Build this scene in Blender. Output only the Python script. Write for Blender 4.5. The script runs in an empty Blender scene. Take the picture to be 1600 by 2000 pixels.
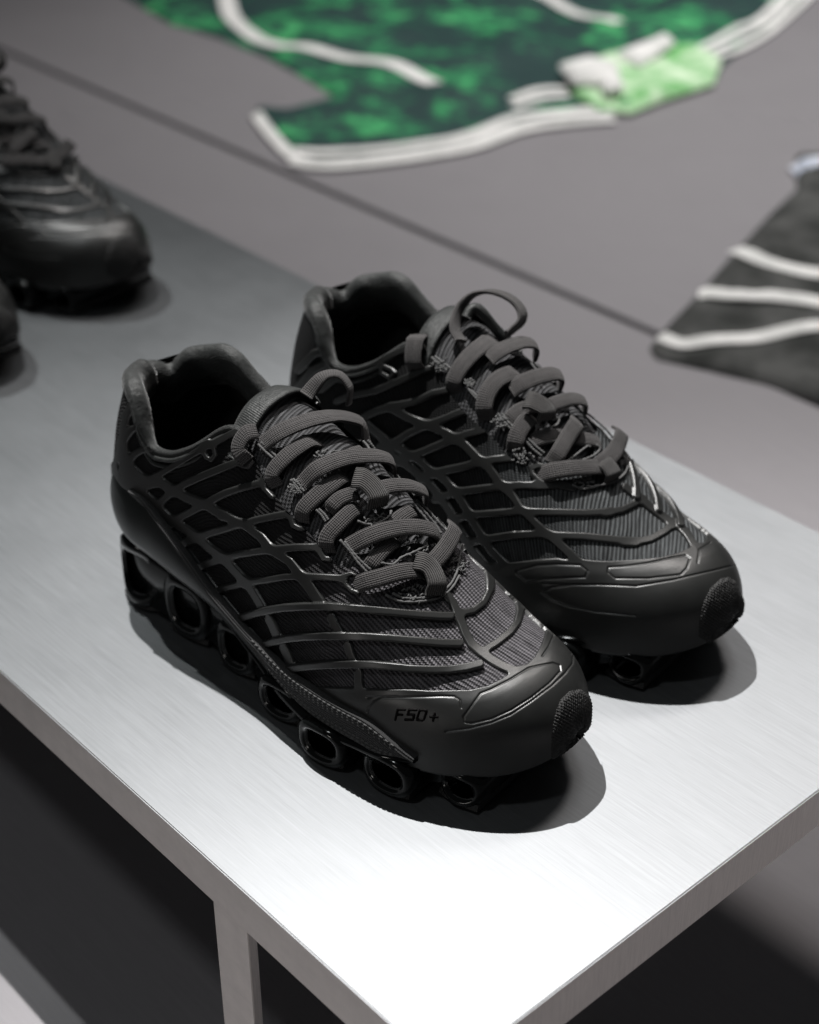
import bpy, bmesh, math, random
import numpy as np
from mathutils import Vector, Matrix
from mathutils.bvhtree import BVHTree
R = math.radians
rng = np.random.default_rng(4)
scene = bpy.context.scene
col = scene.collection

# ------------------------------------------------------------------ camera
HC = 0.52                      # camera height above the table top (m)
FPX = 3160.0                   # focal length in pixels of the 1600 wide photograph
PITCH = R(32.7)
cam_d = bpy.data.cameras.new('camera')
cam = bpy.data.objects.new('camera', cam_d); col.objects.link(cam)
cam.location = (0, 0, HC)
cam.rotation_euler = (R(90) - PITCH, 0, 0)
cam_d.sensor_fit = 'HORIZONTAL'; cam_d.sensor_width = 36.0
cam_d.lens = 36.0 * FPX / 1600.0
cam_d.clip_start = 0.01; cam_d.clip_end = 60
cam_d.dof.use_dof = True
cam_d.dof.focus_distance = 0.745
cam_d.dof.aperture_fstop = 7.5
scene.camera = cam

# ------------------------------------------------------------------ light
world = bpy.data.worlds.new('World'); scene.world = world
world.use_nodes = True
bg = world.node_tree.nodes['Background']
bg.inputs['Color'].default_value = (0.93, 0.97, 1.0, 1)
bg.inputs['Strength'].default_value = 0.03

def spot(name, loc, aim, power, size, blend, radius, color):
    d = bpy.data.lights.new(name, 'SPOT'); o = bpy.data.objects.new(name, d); col.objects.link(o)
    o.location = loc
    o.rotation_euler = (Vector(aim) - Vector(loc)).to_track_quat('-Z', 'Y').to_euler()
    d.energy = power; d.spot_size = R(size); d.spot_blend = blend; d.shadow_soft_size = radius; d.color = color
    return o
spot('ceiling_or_fill_spotlight', (-0.42, 1.50, 2.50), (0.24, 0.48, 0), 510, 37, 1.0, 0.012, (1.0, 0.985, 0.965))
spot('ceiling_or_fill_spotlight', (0.95, 1.95, 2.3), (0.1, 0.6, 0), 62, 44, 0.9, 0.20, (1.0, 0.94, 0.90))
spot('ceiling_or_fill_spotlight', (0.75, 2.5, 2.9), (0.55, 2.25, -0.20), 480, 60, 1.0, 0.55, (1.0, 0.98, 0.965))
spot('ceiling_or_fill_spotlight', (-1.9, -1.5, 0.40), (-0.1, 0.45, -0.10), 19, 26, 0.9, 0.25, (1.0, 0.96, 0.92))  # added low fill in place of light bounced off the aisle floor
spot('ceiling_or_fill_spotlight', (-0.85, 0.0, 2.6), (-0.1, 0.6, -0.1), 28, 50, 0.9, 0.12, (0.95, 0.99, 1.0))
spot('ceiling_or_fill_spotlight', (-1.15, 2.0, 2.5), (-0.40, 1.05, 0.0), 95, 22, 1.0, 0.02, (0.96, 1.0, 0.99))
scene.view_settings.view_transform = 'Standard'
scene.view_settings.look = 'None'
scene.view_settings.exposure = 0.0
scene.view_settings.gamma = 1.0

# ------------------------------------------------------------------ numeric helpers
CP, SP = math.cos(PITCH), math.sin(PITCH)
def project(P):                    # world points (n,3) -> photograph pixels
    q = P - np.array([0, 0, HC])
    w = q[:, 1] * CP - q[:, 2] * SP
    up = q[:, 1] * SP + q[:, 2] * CP
    return np.stack([800 + FPX * q[:, 0] / w, 1000 - FPX * up / w], 1)
def ray(u, v):
    return np.array([(u - 800) / FPX, CP + (1000 - v) / FPX * SP, -SP + (1000 - v) / FPX * CP])
def on_plane(u, v, z):
    d = ray(u, v); return np.array([0, 0, HC]) + d * (z - HC) / d[2]
def curve(xs, ys, s=0.006, lo=-0.02, hi=0.33, n=701):
    g = np.linspace(lo, hi, n); y = np.interp(g, xs, ys)
    k = int(3 * s / (g[1] - g[0])) + 1
    w = np.exp(-0.5 * (np.arange(-k, k + 1) * (g[1] - g[0]) / s) ** 2); w /= w.sum()
    yp = np.concatenate([np.full(k, y[0]), y, np.full(k, y[-1])])
    t = np.convolve(yp, w, 'valid')
    return lambda x: np.interp(x, g, t)
def sstep(a, b, x):
    t = np.clip((x - a) / (b - a), 0, 1); return t * t * (3 - 2 * t)
def resample(pts, n):
    pts = np.asarray(pts, float)
    # Catmull-Rom through the points, n samples at equal arc length
    P = np.vstack([2 * pts[0] - pts[1], pts, 2 * pts[-1] - pts[-2]])
    out = []
    for i in range(1, len(P) - 2):
        t = np.linspace(0, 1, 16, endpoint=False)[:, None]
        a, b, c, d = P[i - 1], P[i], P[i + 1], P[i + 2]
        out.append(0.5 * (2 * b + (c - a) * t + (2 * a - 5 * b + 4 * c - d) * t ** 2 + (3 * b - a - 3 * c + d) * t ** 3))
    out.append(P[-2][None]); Q = np.vstack(out)
    L = np.concatenate([[0], np.cumsum(np.linalg.norm(np.diff(Q, axis=0), axis=1))])
    s = np.linspace(0, L[-1], n)
    return np.stack([np.interp(s, L, Q[:, k]) for k in range(Q.shape[1])], 1)

# ------------------------------------------------------------------ materials
def new_mat(name):
    m = bpy.data.materials.new(name); m.use_nodes = True
    nt = m.node_tree; b = nt.nodes['Principled BSDF']
    return m, nt, b
def N(nt, typ, **kw):
    n = nt.nodes.new(typ)
    for k, v in kw.items():
        if k in n.inputs.keys() if isinstance(k, str) else False: n.inputs[k].default_value = v
        else: setattr(n, k, v)
    return n
def math_n(nt, op, a, b=None, c=None):
    n = nt.nodes.new('ShaderNodeMath'); n.operation = op
    for i, v in enumerate((a, b, c)):
        if v is None: continue
        if hasattr(v, 'is_output'): nt.links.new(v, n.inputs[i])
        else: n.inputs[i].default_value = v
    return n.outputs[0]
def ramp(nt, fac, stops):
    n = nt.nodes.new('ShaderNodeValToRGB'); nt.links.new(fac, n.inputs[0])
    e = n.color_ramp.elements
    while len(e) < len(stops): e.new(0.5)
    for q, (p, c) in zip(e, stops):
        q.position = p; q.color = (*c, 1) if len(c) == 3 else c
    return n.outputs[0]
def bump(nt, h, dist, strength=1.0, normal=None):
    n = nt.nodes.new('ShaderNodeBump'); n.inputs['Distance'].default_value = dist; n.inputs['Strength'].default_value = strength
    nt.links.new(h, n.inputs['Height'])
    if normal is not None: nt.links.new(normal, n.inputs['Normal'])
    return n.outputs[0]
def noise(nt, vec, scale, detail=3, rough=0.5, dim='3D'):
    n = nt.nodes.new('ShaderNodeTexNoise'); n.inputs['Scale'].default_value = scale
    n.inputs['Detail'].default_value = detail; n.inputs['Roughness'].default_value = rough
    if vec is not None: nt.links.new(vec, n.inputs['Vector'])
    return n.outputs[0]
def coords(nt, which='Object', scale=None, rot=None):
    t = nt.nodes.new('ShaderNodeTexCoord'); o = t.outputs[which]
    if rot:
        m = nt.nodes.new('ShaderNodeMapping'); nt.links.new(o, m.inputs['Vector'])
        m.inputs['Rotation'].default_value = (0, 0, -rot[2]); o = m.outputs[0]
    if scale:
        m = nt.nodes.new('ShaderNodeMapping'); nt.links.new(o, m.inputs['Vector'])
        m.inputs['Scale'].default_value = scale; o = m.outputs[0]
    return o

def mat_brushed(name, base, rough, rot=0.0, spec_metal=0.85, scratch=0.00006, aniso=0.5):
    m, nt, b = new_mat(name)
    v = coords(nt, 'Object', (14, 800, 60), (0, 0, rot))
    g = noise(nt, v, 1.0, 6, 0.65)
    v2 = coords(nt, 'Object', (60, 1500, 60), (0, 0, rot + 0.04))
    g2 = noise(nt, v2, 1.0, 3, 0.6)
    blot = noise(nt, coords(nt, 'Object'), 7.0, 4, 0.6)
    mix = math_n(nt, 'ADD', math_n(nt, 'MULTIPLY', g, 0.6), math_n(nt, 'MULTIPLY', g2, 0.4))
    r = ramp(nt, mix, [(0.32, [c * 0.86 for c in base]), (0.68, [min(1, c * 1.09) for c in base])])
    nt.links.new(r, b.inputs['Base Color'])
    rr = math_n(nt, 'MULTIPLY_ADD', mix, 0.16, math_n(nt, 'MULTIPLY_ADD', blot, 0.16, rough - 0.16))
    nt.links.new(rr, b.inputs['Roughness'])
    b.inputs['Metallic'].default_value = spec_metal
    b.inputs['Anisotropic'].default_value = aniso
    if aniso:
        tv = nt.nodes.new('ShaderNodeCombineXYZ'); tv.inputs[0].default_value = math.sin(-rot); tv.inputs[1].default_value = math.cos(rot)
        nt.links.new(tv.outputs[0], b.inputs['Tangent'])
    nt.links.new(bump(nt, mix, scratch, 0.6), b.inputs['Normal'])
    return m
def mat_plain(name, base, rough, metal=0.0, coat=0.0, nscale=None, nd=0.0001, spec=0.5, sheen=0.0):
    m, nt, b = new_mat(name)
    b.inputs['Metallic'].default_value = metal
    b.inputs['Coat Weight'].default_value = coat
    b.inputs['Coat Roughness'].default_value = 0.08
    b.inputs['Specular IOR Level'].default_value = spec
    b.inputs['Sheen Weight'].default_value = sheen
    v = coords(nt, 'Object')
    big = noise(nt, v, 60.0, 4, 0.6)
    nt.links.new(ramp(nt, big, [(0.3, [c * 0.85 for c in base]), (0.7, [c * 1.15 for c in base])]), b.inputs['Base Color'])
    nt.links.new(math_n(nt, 'MULTIPLY_ADD', big, 0.12, rough - 0.06), b.inputs['Roughness'])
    if nscale:
        nt.links.new(bump(nt, noise(nt, v, nscale, 3, 0.6), nd), b.inputs['Normal'])
    return m
def mat_knit(name, dark, light, ang, pitch=0.0021, stitch=0.0011, ripple=0.25, fade=None):
    m, nt, b = new_mat(name)
    uv = coords(nt, 'UV', None, None)
    mp = nt.nodes.new('ShaderNodeMapping'); nt.links.new(uv, mp.inputs['Vector']); mp.inputs['Rotation'].default_value = (0, 0, ang)
    v = mp.outputs[0]
    wob = noise(nt, v, 30.0, 2, 0.5)
    sep = nt.nodes.new('ShaderNodeSeparateXYZ'); nt.links.new(v, sep.inputs[0])
    y = math_n(nt, 'MULTIPLY_ADD', wob, 0.0045 * ripple / 0.25, sep.outputs[1])
    rib = math_n(nt, 'SINE', math_n(nt, 'MULTIPLY', y, 2 * math.pi / pitch))
    rows = math_n(nt, 'SINE', math_n(nt, 'MULTIPLY', y, 4 * math.pi / pitch))
    dots = math_n(nt, 'SINE', math_n(nt, 'MULTIPLY_ADD', sep.outputs[0], 2 * math.pi / stitch, math_n(nt, 'MULTIPLY', rows, 1.2)))
    fine = noise(nt, v, 900.0, 2, 0.6)
    h = math_n(nt, 'ADD', math_n(nt, 'MULTIPLY', rib, 0.55), math_n(nt, 'ADD', math_n(nt, 'MULTIPLY', dots, 0.22), math_n(nt, 'MULTIPLY', fine, 0.5)))
    f = math_n(nt, 'MULTIPLY_ADD', h, 0.42, 0.42)
    sc = nt.nodes.new('ShaderNodeMapping'); nt.links.new(v, sc.inputs['Vector']); sc.inputs['Scale'].default_value = (60, 420, 1)
    big = noise(nt, sc.outputs[0], 1.0, 3, 0.65)
    f2 = math_n(nt, 'MULTIPLY', f, math_n(nt, 'MULTIPLY_ADD', big, 2.4, -0.2))
    base = ramp(nt, f2, [(0.12, dark), (0.85, light)])
    if fade:      # base colour runs from near black at the quarters to charcoal over the toes
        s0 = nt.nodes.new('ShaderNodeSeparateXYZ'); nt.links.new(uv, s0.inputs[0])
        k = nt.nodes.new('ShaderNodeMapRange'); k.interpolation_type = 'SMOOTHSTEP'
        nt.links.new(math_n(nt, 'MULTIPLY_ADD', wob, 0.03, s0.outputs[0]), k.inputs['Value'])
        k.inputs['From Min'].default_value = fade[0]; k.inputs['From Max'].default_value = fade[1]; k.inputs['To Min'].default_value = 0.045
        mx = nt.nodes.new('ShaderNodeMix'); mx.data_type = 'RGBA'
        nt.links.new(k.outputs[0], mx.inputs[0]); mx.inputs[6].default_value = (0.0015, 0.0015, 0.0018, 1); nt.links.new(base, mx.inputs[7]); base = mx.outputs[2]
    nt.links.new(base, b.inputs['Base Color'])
    b.inputs['Roughness'].default_value = 0.8
    b.inputs['Specular IOR Level'].default_value = 0.25
    nt.links.new(bump(nt, h, 0.0007, 0.9), b.inputs['Normal'])
    return m
def mat_lace(name, base, ribbed=0.0):
    m, nt, b = new_mat(name)
    sep = nt.nodes.new('ShaderNodeSeparateXYZ'); nt.links.new(coords(nt, 'UV'), sep.inputs[0])
    u = sep.outputs[0]; v = sep.outputs[1]           # metres across, metres along
    k = 2 * math.pi
    a = math_n(nt, 'SINE', math_n(nt, 'MULTIPLY', math_n(nt, 'ADD', u, math_n(nt, 'MULTIPLY', v, 0.8)), k / 0.0018))
    c = math_n(nt, 'SINE', math_n(nt, 'MULTIPLY', math_n(nt, 'SUBTRACT', u, math_n(nt, 'MULTIPLY', v, 0.8)), k / 0.0018))
    w = math_n(nt, 'MULTIPLY', a, c)
    rb = math_n(nt, 'SINE', math_n(nt, 'MULTIPLY', u, k / 0.00115))
    fz = noise(nt, coords(nt, 'Object'), 1500.0, 2, 0.7)
    h = math_n(nt, 'ADD', math_n(nt, 'MULTIPLY', w, 0.5 * (1 - ribbed)), math_n(nt, 'ADD', math_n(nt, 'MULTIPLY', rb, 0.18 + 0.5 * ribbed), math_n(nt, 'MULTIPLY', fz, 0.9)))
    big = noise(nt, coords(nt, 'Object'), 120.0, 3, 0.6)
    f = math_n(nt, 'MULTIPLY_ADD', h, 0.5, math_n(nt, 'MULTIPLY', big, 0.35))
    nt.links.new(ramp(nt, f, [(0.1, [q * 0.22 for q in base]), (0.75, [q * 1.55 for q in base])]), b.inputs['Base Color'])
    b.inputs['Roughness'].default_value = 0.85
    b.inputs['Sheen Weight'].default_value = 0.08
    nt.links.new(bump(nt, h, 0.00045, 0.9), b.inputs['Normal'])
    return m
def mat_satin(name, base, ang=0.0):
    m, nt, b = new_mat(name)
    v = coords(nt, 'UV')
    sep = nt.nodes.new('ShaderNodeSeparateXYZ'); nt.links.new(v, sep.inputs[0])
    ln = math_n(nt, 'SINE', math_n(nt, 'MULTIPLY_ADD', sep.outputs[1], 2 * math.pi / 0.0011, math_n(nt, 'MULTIPLY', sep.outputs[0], 900.0)))
    crump = noise(nt, coords(nt, 'Object'), 70.0, 4, 0.6)
    fz = noise(nt, coords(nt, 'Object'), 1400.0, 2, 0.7)
    h = math_n(nt, 'ADD', math_n(nt, 'MULTIPLY', ln, 0.12), math_n(nt, 'ADD', math_n(nt, 'MULTIPLY', crump, 4.0), math_n(nt, 'MULTIPLY', fz, 0.35)))
    nt.links.new(ramp(nt, crump, [(0.3, [q * 0.6 for q in base]), (0.7, [q * 1.3 for q in base])]), b.inputs['Base Color'])
    b.inputs['Roughness'].default_value = 0.55
    b.inputs['Sheen Weight'].default_value = 0.25
    b.inputs['Sheen Roughness'].default_value = 0.4
    nt.links.new(bump(nt, h, 0.0006, 0.8), b.inputs['Normal'])
    return m

M = {}
M['table'] = mat_brushed('brushed_aluminium', (0.245, 0.253, 0.262), 0.50, R(-47.95), 1.0, 0.00003, 0.37)
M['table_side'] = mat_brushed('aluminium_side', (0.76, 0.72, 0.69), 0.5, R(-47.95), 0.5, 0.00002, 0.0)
M['floor'] = mat_brushed('brushed_platform', (0.274, 0.262, 0.274), 0.60, R(-47.95), 0.35, 0.00003, 0.0)
M['gap'] = mat_plain('dark_gap', (0.03, 0.03, 0.03), 0.8)
M['cage'] = mat_plain('matte_black_rubber', (0.0135, 0.014, 0.0135), 0.40, 0, 0, 2600, 0.00004, 0.85)
M['cap'] = M['cage']
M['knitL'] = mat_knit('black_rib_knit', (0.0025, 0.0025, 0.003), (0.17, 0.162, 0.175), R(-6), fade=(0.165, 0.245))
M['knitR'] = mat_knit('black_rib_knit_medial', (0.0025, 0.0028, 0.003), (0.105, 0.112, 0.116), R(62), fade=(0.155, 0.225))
M['lining'] = mat_plain('black_lining', (0.006, 0.006, 0.006), 0.95, 0, 0, 900, 0.0002)
M['satin'] = mat_satin('charcoal_collar_fabric', (0.0095, 0.0115, 0.011))
M['tongue'] = mat_knit('tongue_knit', (0.004, 0.004, 0.004), (0.10, 0.10, 0.105), R(80), 0.0019, 0.001)
M['lace'] = mat_lace('grey_black_lace', (0.056, 0.052, 0.052))
M['keeper'] = mat_lace('ribbed_tape', (0.050, 0.047, 0.046), 1.0)
M['cord'] = mat_plain('cord_thread', (0.10, 0.10, 0.10), 0.8, 0, 0, 1500, 0.0002)
M['gloss'] = mat_plain('gloss_black_plastic', (0.004, 0.0045, 0.0045), 0.13, 0, 0.0, None, 0, 0.38)
M['cup'] = mat_plain('satin_black_midsole', (0.014, 0.016, 0.016), 0.36, 0, 0.05, 700, 0.00006, 0.5)
M['web'] = mat_lace('black_webbing', (0.030, 0.030, 0.031), 0.6)
M['outsole'] = mat_plain('textured_outsole', (0.009, 0.009, 0.009), 0.6, 0, 0, 700, 0.0011)
M['letter'] = mat_plain('dark_letter', (0.0015, 0.001, 0.001), 0.7, 0, 0, None, 0, 0.1)
M['red'] = mat_plain('dim_red_mark', (0.10, 0.016, 0.014), 0.5)
M['stitch'] = mat_plain('grey_thread', (0.085, 0.085, 0.085), 0.8)

# ------------------------------------------------------------------ object helpers
def mesh_obj(name, V, F, mat, parent=None, smooth=True, uv=None):
    me = bpy.data.meshes.new(name)
    me.from_pydata([tuple(map(float, v)) for v in V], [], [tuple(map(int, f)) for f in F])
    me.materials.append(mat)
    if uv is not None:
        l = me.uv_layers.new(name='UVMap'); idx = np.empty(len(me.loops), dtype=np.int32)
        me.loops.foreach_get('vertex_index', idx)
        l.data.foreach_set('uv', np.asarray(uv, dtype=np.float32)[idx].ravel())
    if smooth: me.polygons.foreach_set('use_smooth', np.ones(len(me.polygons), dtype=bool))
    me.update()
    o = bpy.data.objects.new(name, me); col.objects.link(o)
    if parent: o.parent = parent
    return o
def tag(o, label=None, cat=None, group=None, kind=None):
    for k, v in (('label', label), ('category', cat), ('group', group), ('kind', kind)):
        if v: o[k] = v
    return o
def grid_faces(nu, nv, off=0, flip=False, closed_v=False):
    F = []
    for i in range(nu - 1):
        for j in range(nv if closed_v else nv - 1):
            a = off + i * nv + j; b = off + i * nv + (j + 1) % nv
            c = off + (i + 1) * nv + (j + 1) % nv; d = off + (i + 1) * nv + j
            F.append((a, d, c, b) if flip else (a, b, c, d))
    return F
def box_mesh(P):      # P: 8 corners, bottom 4 then top 4
    return P, [(0, 3, 2, 1), (4, 5, 6, 7), (0, 1, 5, 4), (1, 2, 6, 5), (2, 3, 7, 6), (3, 0, 4, 7)]

def iso_mesh(P, Nn, g, h, skirt=0.0004, flip=False):
    """surface where g>0 on a grid of points P (nu,nv,3) with normals, lifted by h; contour clipped cleanly"""
    nu, nv = g.shape
    top = (P + Nn * h[..., None]).reshape(-1, 3)
    G = g.ravel(); ins = G > 0
    I, J = np.meshgrid(np.arange(nu - 1), np.arange(nv - 1), indexing='ij')
    a = (I * nv + J).ravel(); q = np.stack([a, a + 1, a + nv + 1, a + nv], 1)
    cnt = ins[q].sum(1)
    full = q[cnt == 4]; part = q[(cnt > 0) & (cnt < 4)]
    verts = [top]; nbase = len(top); cut = {}; extra = []
    low = (P - Nn * skirt).reshape(-1, 3)
    def edge(i, j):
        k = (i, j) if i < j else (j, i)
        if k not in cut:
            t = G[k[0]] / (G[k[0]] - G[k[1]])
            cut[k] = nbase + len(extra); extra.append(low[k[0]] * (1 - t) + low[k[1]] * t)
        return cut[k]
    faces = [tuple(f) for f in full.tolist()]
    pf = full if len(full) else part
    fn_ = np.cross(top[pf[:, 1]] - top[pf[:, 0]], top[pf[:, 3]] - top[pf[:, 0]])
    flip = np.sum(fn_ * Nn.reshape(-1, 3)[pf[:, 0]]) < 0
    insl = ins.tolist()
    for f in part.tolist():
        poly = []
        for k in range(4):
            i, j = f[k], f[(k + 1) % 4]
            if insl[i]: poly.append(i)
            if insl[i] != insl[j]: poly.append(edge(i, j))
        if len(poly) >= 3: faces.append(tuple(poly))
    V = np.vstack([top, np.array(extra).reshape(-1, 3)])
    used = np.unique(np.concatenate([np.array(f) for f in faces])) if faces else np.array([], int)
    mp = -np.ones(len(V), int); mp[used] = np.arange(len(used))
    F = [tuple(mp[list(f)][::-1]) if flip else tuple(mp[list(f)]) for f in faces]
    return V[used], F

def seg_field(px, strokes, k=6.0):
    """signed field (px, positive inside) of smooth-joined strokes at pixel positions px (n,2)"""
    g = np.full(len(px), -60.0)
    for hw, pts in strokes:
        pts = np.asarray(pts, float)
        lo = pts.min(0) - hw - 24; hi = pts.max(0) + hw + 24
        sel = np.where((px[:, 0] > lo[0]) & (px[:, 0] < hi[0]) & (px[:, 1] > lo[1]) & (px[:, 1] < hi[1]))[0]
        if not len(sel): continue
        p = px[sel]; d = np.full(len(sel), 1e9)
        for a, b in zip(pts[:-1], pts[1:]):
            ab = b - a; t = np.clip(((p - a) @ ab) / max(ab @ ab, 1e-9), 0, 1)
            d = np.minimum(d, np.hypot(*(p - a - t[:, None] * ab).T))
        v = hw - d; o = g[sel]
        hh = np.maximum(k - np.abs(v - o), 0) / k
        g[sel] = np.maximum(v, o) + hh * hh * k * 0.25
    return g
def poly_field(px, poly):
    poly = np.asarray(poly, float); d = np.full(len(px), 1e9); inside = np.zeros(len(px), bool)
    for i in range(len(poly)):
        a, b = poly[i], poly[(i + 1) % len(poly)]
        ab = b - a; t = np.clip(((px - a) @ ab) / max(ab @ ab, 1e-9), 0, 1)
        d = np.minimum(d, np.hypot(*(px - a - t[:, None] * ab).T))
        c = (a[1] > px[:, 1]) != (b[1] > px[:, 1])
        with np.errstate(divide='ignore', invalid='ignore'):
            xx = (b[0] - a[0]) * (px[:, 1] - a[1]) / (b[1] - a[1]) + a[0]
        inside ^= c & (px[:, 0] < xx)
    return np.where(inside, d, -d)

# ------------------------------------------------------------------ table and platform
PZ = -0.20                                  # level of the low platform
TH = 0.026
eL = np.array([math.cos(R(-47.95)), math.sin(R(-47.95)), 0])     # along the near left edge, towards the corner
eW = np.array([math.cos(R(42.05)), math.sin(R(42.05)), 0])       # across the table
corner = on_plane(873, 2100, 0)
LEN, WID = 2.3, 0.4215
def bevel_box(name, o, ax, ay, lx, ly, z0, z1, mat, parent=None, bev=0.0008, mats=None):
    bm = bmesh.new()
    vs = []
    for z in (z0, z1):
        for sx, sy in ((0, 0), (1, 0), (1, 1), (0, 1)):
            vs.append(bm.verts.new(tuple(o + ax * lx * sx + ay * ly * sy + np.array([0, 0, z]))))
    for f in ((0, 3, 2, 1), (4, 5, 6, 7), (0, 1, 5, 4), (1, 2, 6, 5), (2, 3, 7, 6), (3, 0, 4, 7)): bm.faces.new([vs[i] for i in f])
    bmesh.ops.recalc_face_normals(bm, faces=bm.faces)
    bmesh.ops.bevel(bm, geom=list(bm.edges), offset=bev, segments=2, affect='EDGES')
    me = bpy.data.meshes.new(name); 
    for f in bm.faces:
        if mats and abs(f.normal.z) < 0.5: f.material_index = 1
    bm.to_mesh(me); bm.free()
    me.materials.append(mat)
    if mats: me.materials.append(mats)
    ob = bpy.data.objects.new(name, me); col.objects.link(ob)
    if parent: ob.parent = parent
    return ob
table = bpy.data.objects.new('display_table', None); col.objects.link(table)
tag(table, 'brushed aluminium display table with a thick slab top under the black sneakers', 'table')
bevel_box('tabletop', corner - eL * LEN, eL, eW, LEN, WID, -TH, 0.0, M['table'], table, 0.0006, M['table_side'])
# the leg plates stand just inside the near edge and run across under the slab
def along(u, v, z):
    return (on_plane(u, v, z) - corner) @ eL
a0, a1 = along(406, 1752, -TH), along(471, 1817, -TH)
for base in (a0, a0 - 1.1):
    bevel_box('leg', corner + eL * base + eW * 0.0025, eL, eW, a1 - a0, 0.005, PZ + 0.004, -TH - 0.0006, M['table_side'], table, 0.0004)

g1, g2 = on_plane(0, 95, PZ), on_plane(1290, 655, PZ)
g1[2] = g2[2] = 0.0
gd = (g2 - g1) / np.linalg.norm(g2 - g1); gn = np.array([-gd[1], gd[0], 0])
floor = bevel_box('floor', g1 - gd * 12 - gn * 14, gd, gn, 26, 28, PZ - 0.08, PZ - 0.03, M['gap'], None)
tag(floor, 'dark base under the grey platform panels', None, None, 'structure')
G = 0.009
for o_, w_ in ((g1 - gd * 12 - gn * (14 + G / 2), 14.0), (g1 - gd * 12 + gn * (G / 2), 14.0)):
    bevel_box('floor_panel', o_, gd, gn, 26, w_, PZ - 0.025, PZ, M['floor'], floor, 0.0012)

# ------------------------------------------------------------------ the shoe last (shape shared by every sneaker here)
X1 = 0.2895
fc = curve([0, .04, .10, .15, .20, .25, .298], [.007, .007, .004, -.001, -.003, -.001, .004])
fwn = curve([0, .035, .08, .13, .18, .22, .26, .298], [.0345, .0355, .036, .041, .0495, .0510, .047, .044])
fwf = curve([0, .035, .08, .13, .18, .22, .26, .298], [.0345, .0370, .038, .041, .0465, .0485, .0455, .040])
fz0 = curve([0, .043, .10, .142, .186, .22, .25, .298], [.052, .048, .038, .025, .021, .020, .021, .024])
fz1 = curve([0, .05, .10, .13, .15, .165, .18, .195, .207, .22, .24, .26, .275, .298], [.172, .170, .152, .142, .135, .126, .114, .102, .091, .081, .067, .061, .057, .052], 0.004)
fzb = curve([0, .20, .235, .25, .265, .28, .298], [.030, .016, .013, .014, .018, .022, .026], 0.004)
fnn = curve([0, .1, .2, .298], [2.7, 2.6, 2.75, 2.8])
fzcn = curve([0, .016, .028, .040, .052, .062, .074, .088, .102, .112, .118, .132, .152, .168, .182, .195, .207], [.133, .136, .131, .119, .109, .106, .111, .122, .133, .138, .128, .116, .104, .092, .083, .0765, .078], 0.003)
fzcf = curve([0, .020, .035, .048, .062, .080, .095, .106, .118, .132, .152, .168, .182, .195, .207], [.130, .137, .141, .139, .131, .121, .123, .135, .140, .129, .117, .105, .094, .085, .080], 0.003)
flean = curve([.03, .055, .08, .11, .14], [.006, .0015, .0, .006, .016], 0.006)
XT = 0.2055
def surf(side, x, t):
    """side -1 near, +1 far; x station; t: -1..0 underside, 0..1 bite line to top edge (collar, throat or centre line)"""
    x = np.asarray(x, float); t = np.asarray(t, float)
    c = fc(x); w = (fwn if side < 0 else fwf)(x); z0 = fz0(x); z1 = fz1(x); zb = fzb(x); n = fnn(x)
    zc = (fzcn if side < 0 else fzcf)(x)
    hz = np.clip((zc - z0) / (z1 - z0), 0, 0.9999)
    yy = (1 - hz ** n) ** (1 / n)
    phc = np.arctan2(hz, yy)
    phc = phc + (np.pi / 2 - phc) * sstep(XT - 0.024, XT + 0.004, x)
    # heel and toe rounding in plan, toe rounding in height
    hf = np.clip(1 - np.abs(1 - np.clip(x / 0.040, 0, 1)) ** 2.3, 0, 1) ** 0.5
    s = np.clip((x - 0.222) / (X1 - 0.222), 0, 1)
    tf = np.clip(1 - s ** 2.5, 0, 1) ** 0.52
    sz = np.clip((x - 0.266) / (X1 - 0.266), 0, 1)
    tz = np.clip(1 - sz ** 2.3, 0, 1) ** 0.5
    w = w * hf * tf
    zm = 0.031
    z0 = zm + (z0 - zm) * tz; z1 = zm + (z1 - zm) * tz; zb = zm + (zb - zm) * tz
    ph = np.where(t >= 0, t * phc, t * np.pi / 2)
    cs, sn = np.cos(ph), np.sin(ph)
    r = (np.abs(cs) ** n + np.abs(sn) ** n) ** (-1 / n)
    y = c + side * w * r * np.clip(cs, 0, 1) * np.where(ph < 0, 1 - 0.34 * np.abs(np.sin(ph)) ** 1.5, 1)
    z = z0 + np.where(ph >= 0, (z1 - z0), (z0 - zb)) * r * sn
    X = x + flean(z) * (1 - sstep(0.0, 0.11, x))
    return np.stack([X, y, z], -1)
def surf_full(side, x, ph):        # closed over the top (used for tracing and the tongue)
    c = fc(x); w = (fwn if side < 0 else fwf)(x); z0 = fz0(x); z1 = fz1(x); n = fnn(x)
    cs, sn = np.cos(ph), np.sin(ph); r = (np.abs(cs) ** n + np.abs(sn) ** n) ** (-1 / n)
    s = np.clip((x - 0.222) / (X1 - 0.222), 0, 1); tf = np.clip(1 - s ** 2.5, 0, 1) ** 0.52
    hf = np.clip(1 - np.abs(1 - np.clip(x / 0.040, 0, 1)) ** 2.3, 0, 1) ** 0.5
    sz = np.clip((x - 0.266) / (X1 - 0.266), 0, 1); tz = np.clip(1 - sz ** 2.3, 0, 1) ** 0.5
    zm = 0.031; z0 = zm + (z0 - zm) * tz; z1 = zm + (z1 - zm) * tz
    y = c + side * w * hf * tf * r * cs; z = z0 + (z1 - z0) * r * sn
    return np.stack([x + flean(z) * (1 - sstep(0.0, 0.11, x)), y, z], -1)
def stations(n):
    a = np.linspace(0, 1, n); return X1 * (a + 0.0) - X1 * 0.055 * np.sin(2 * np.pi * a) * 0.9
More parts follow.
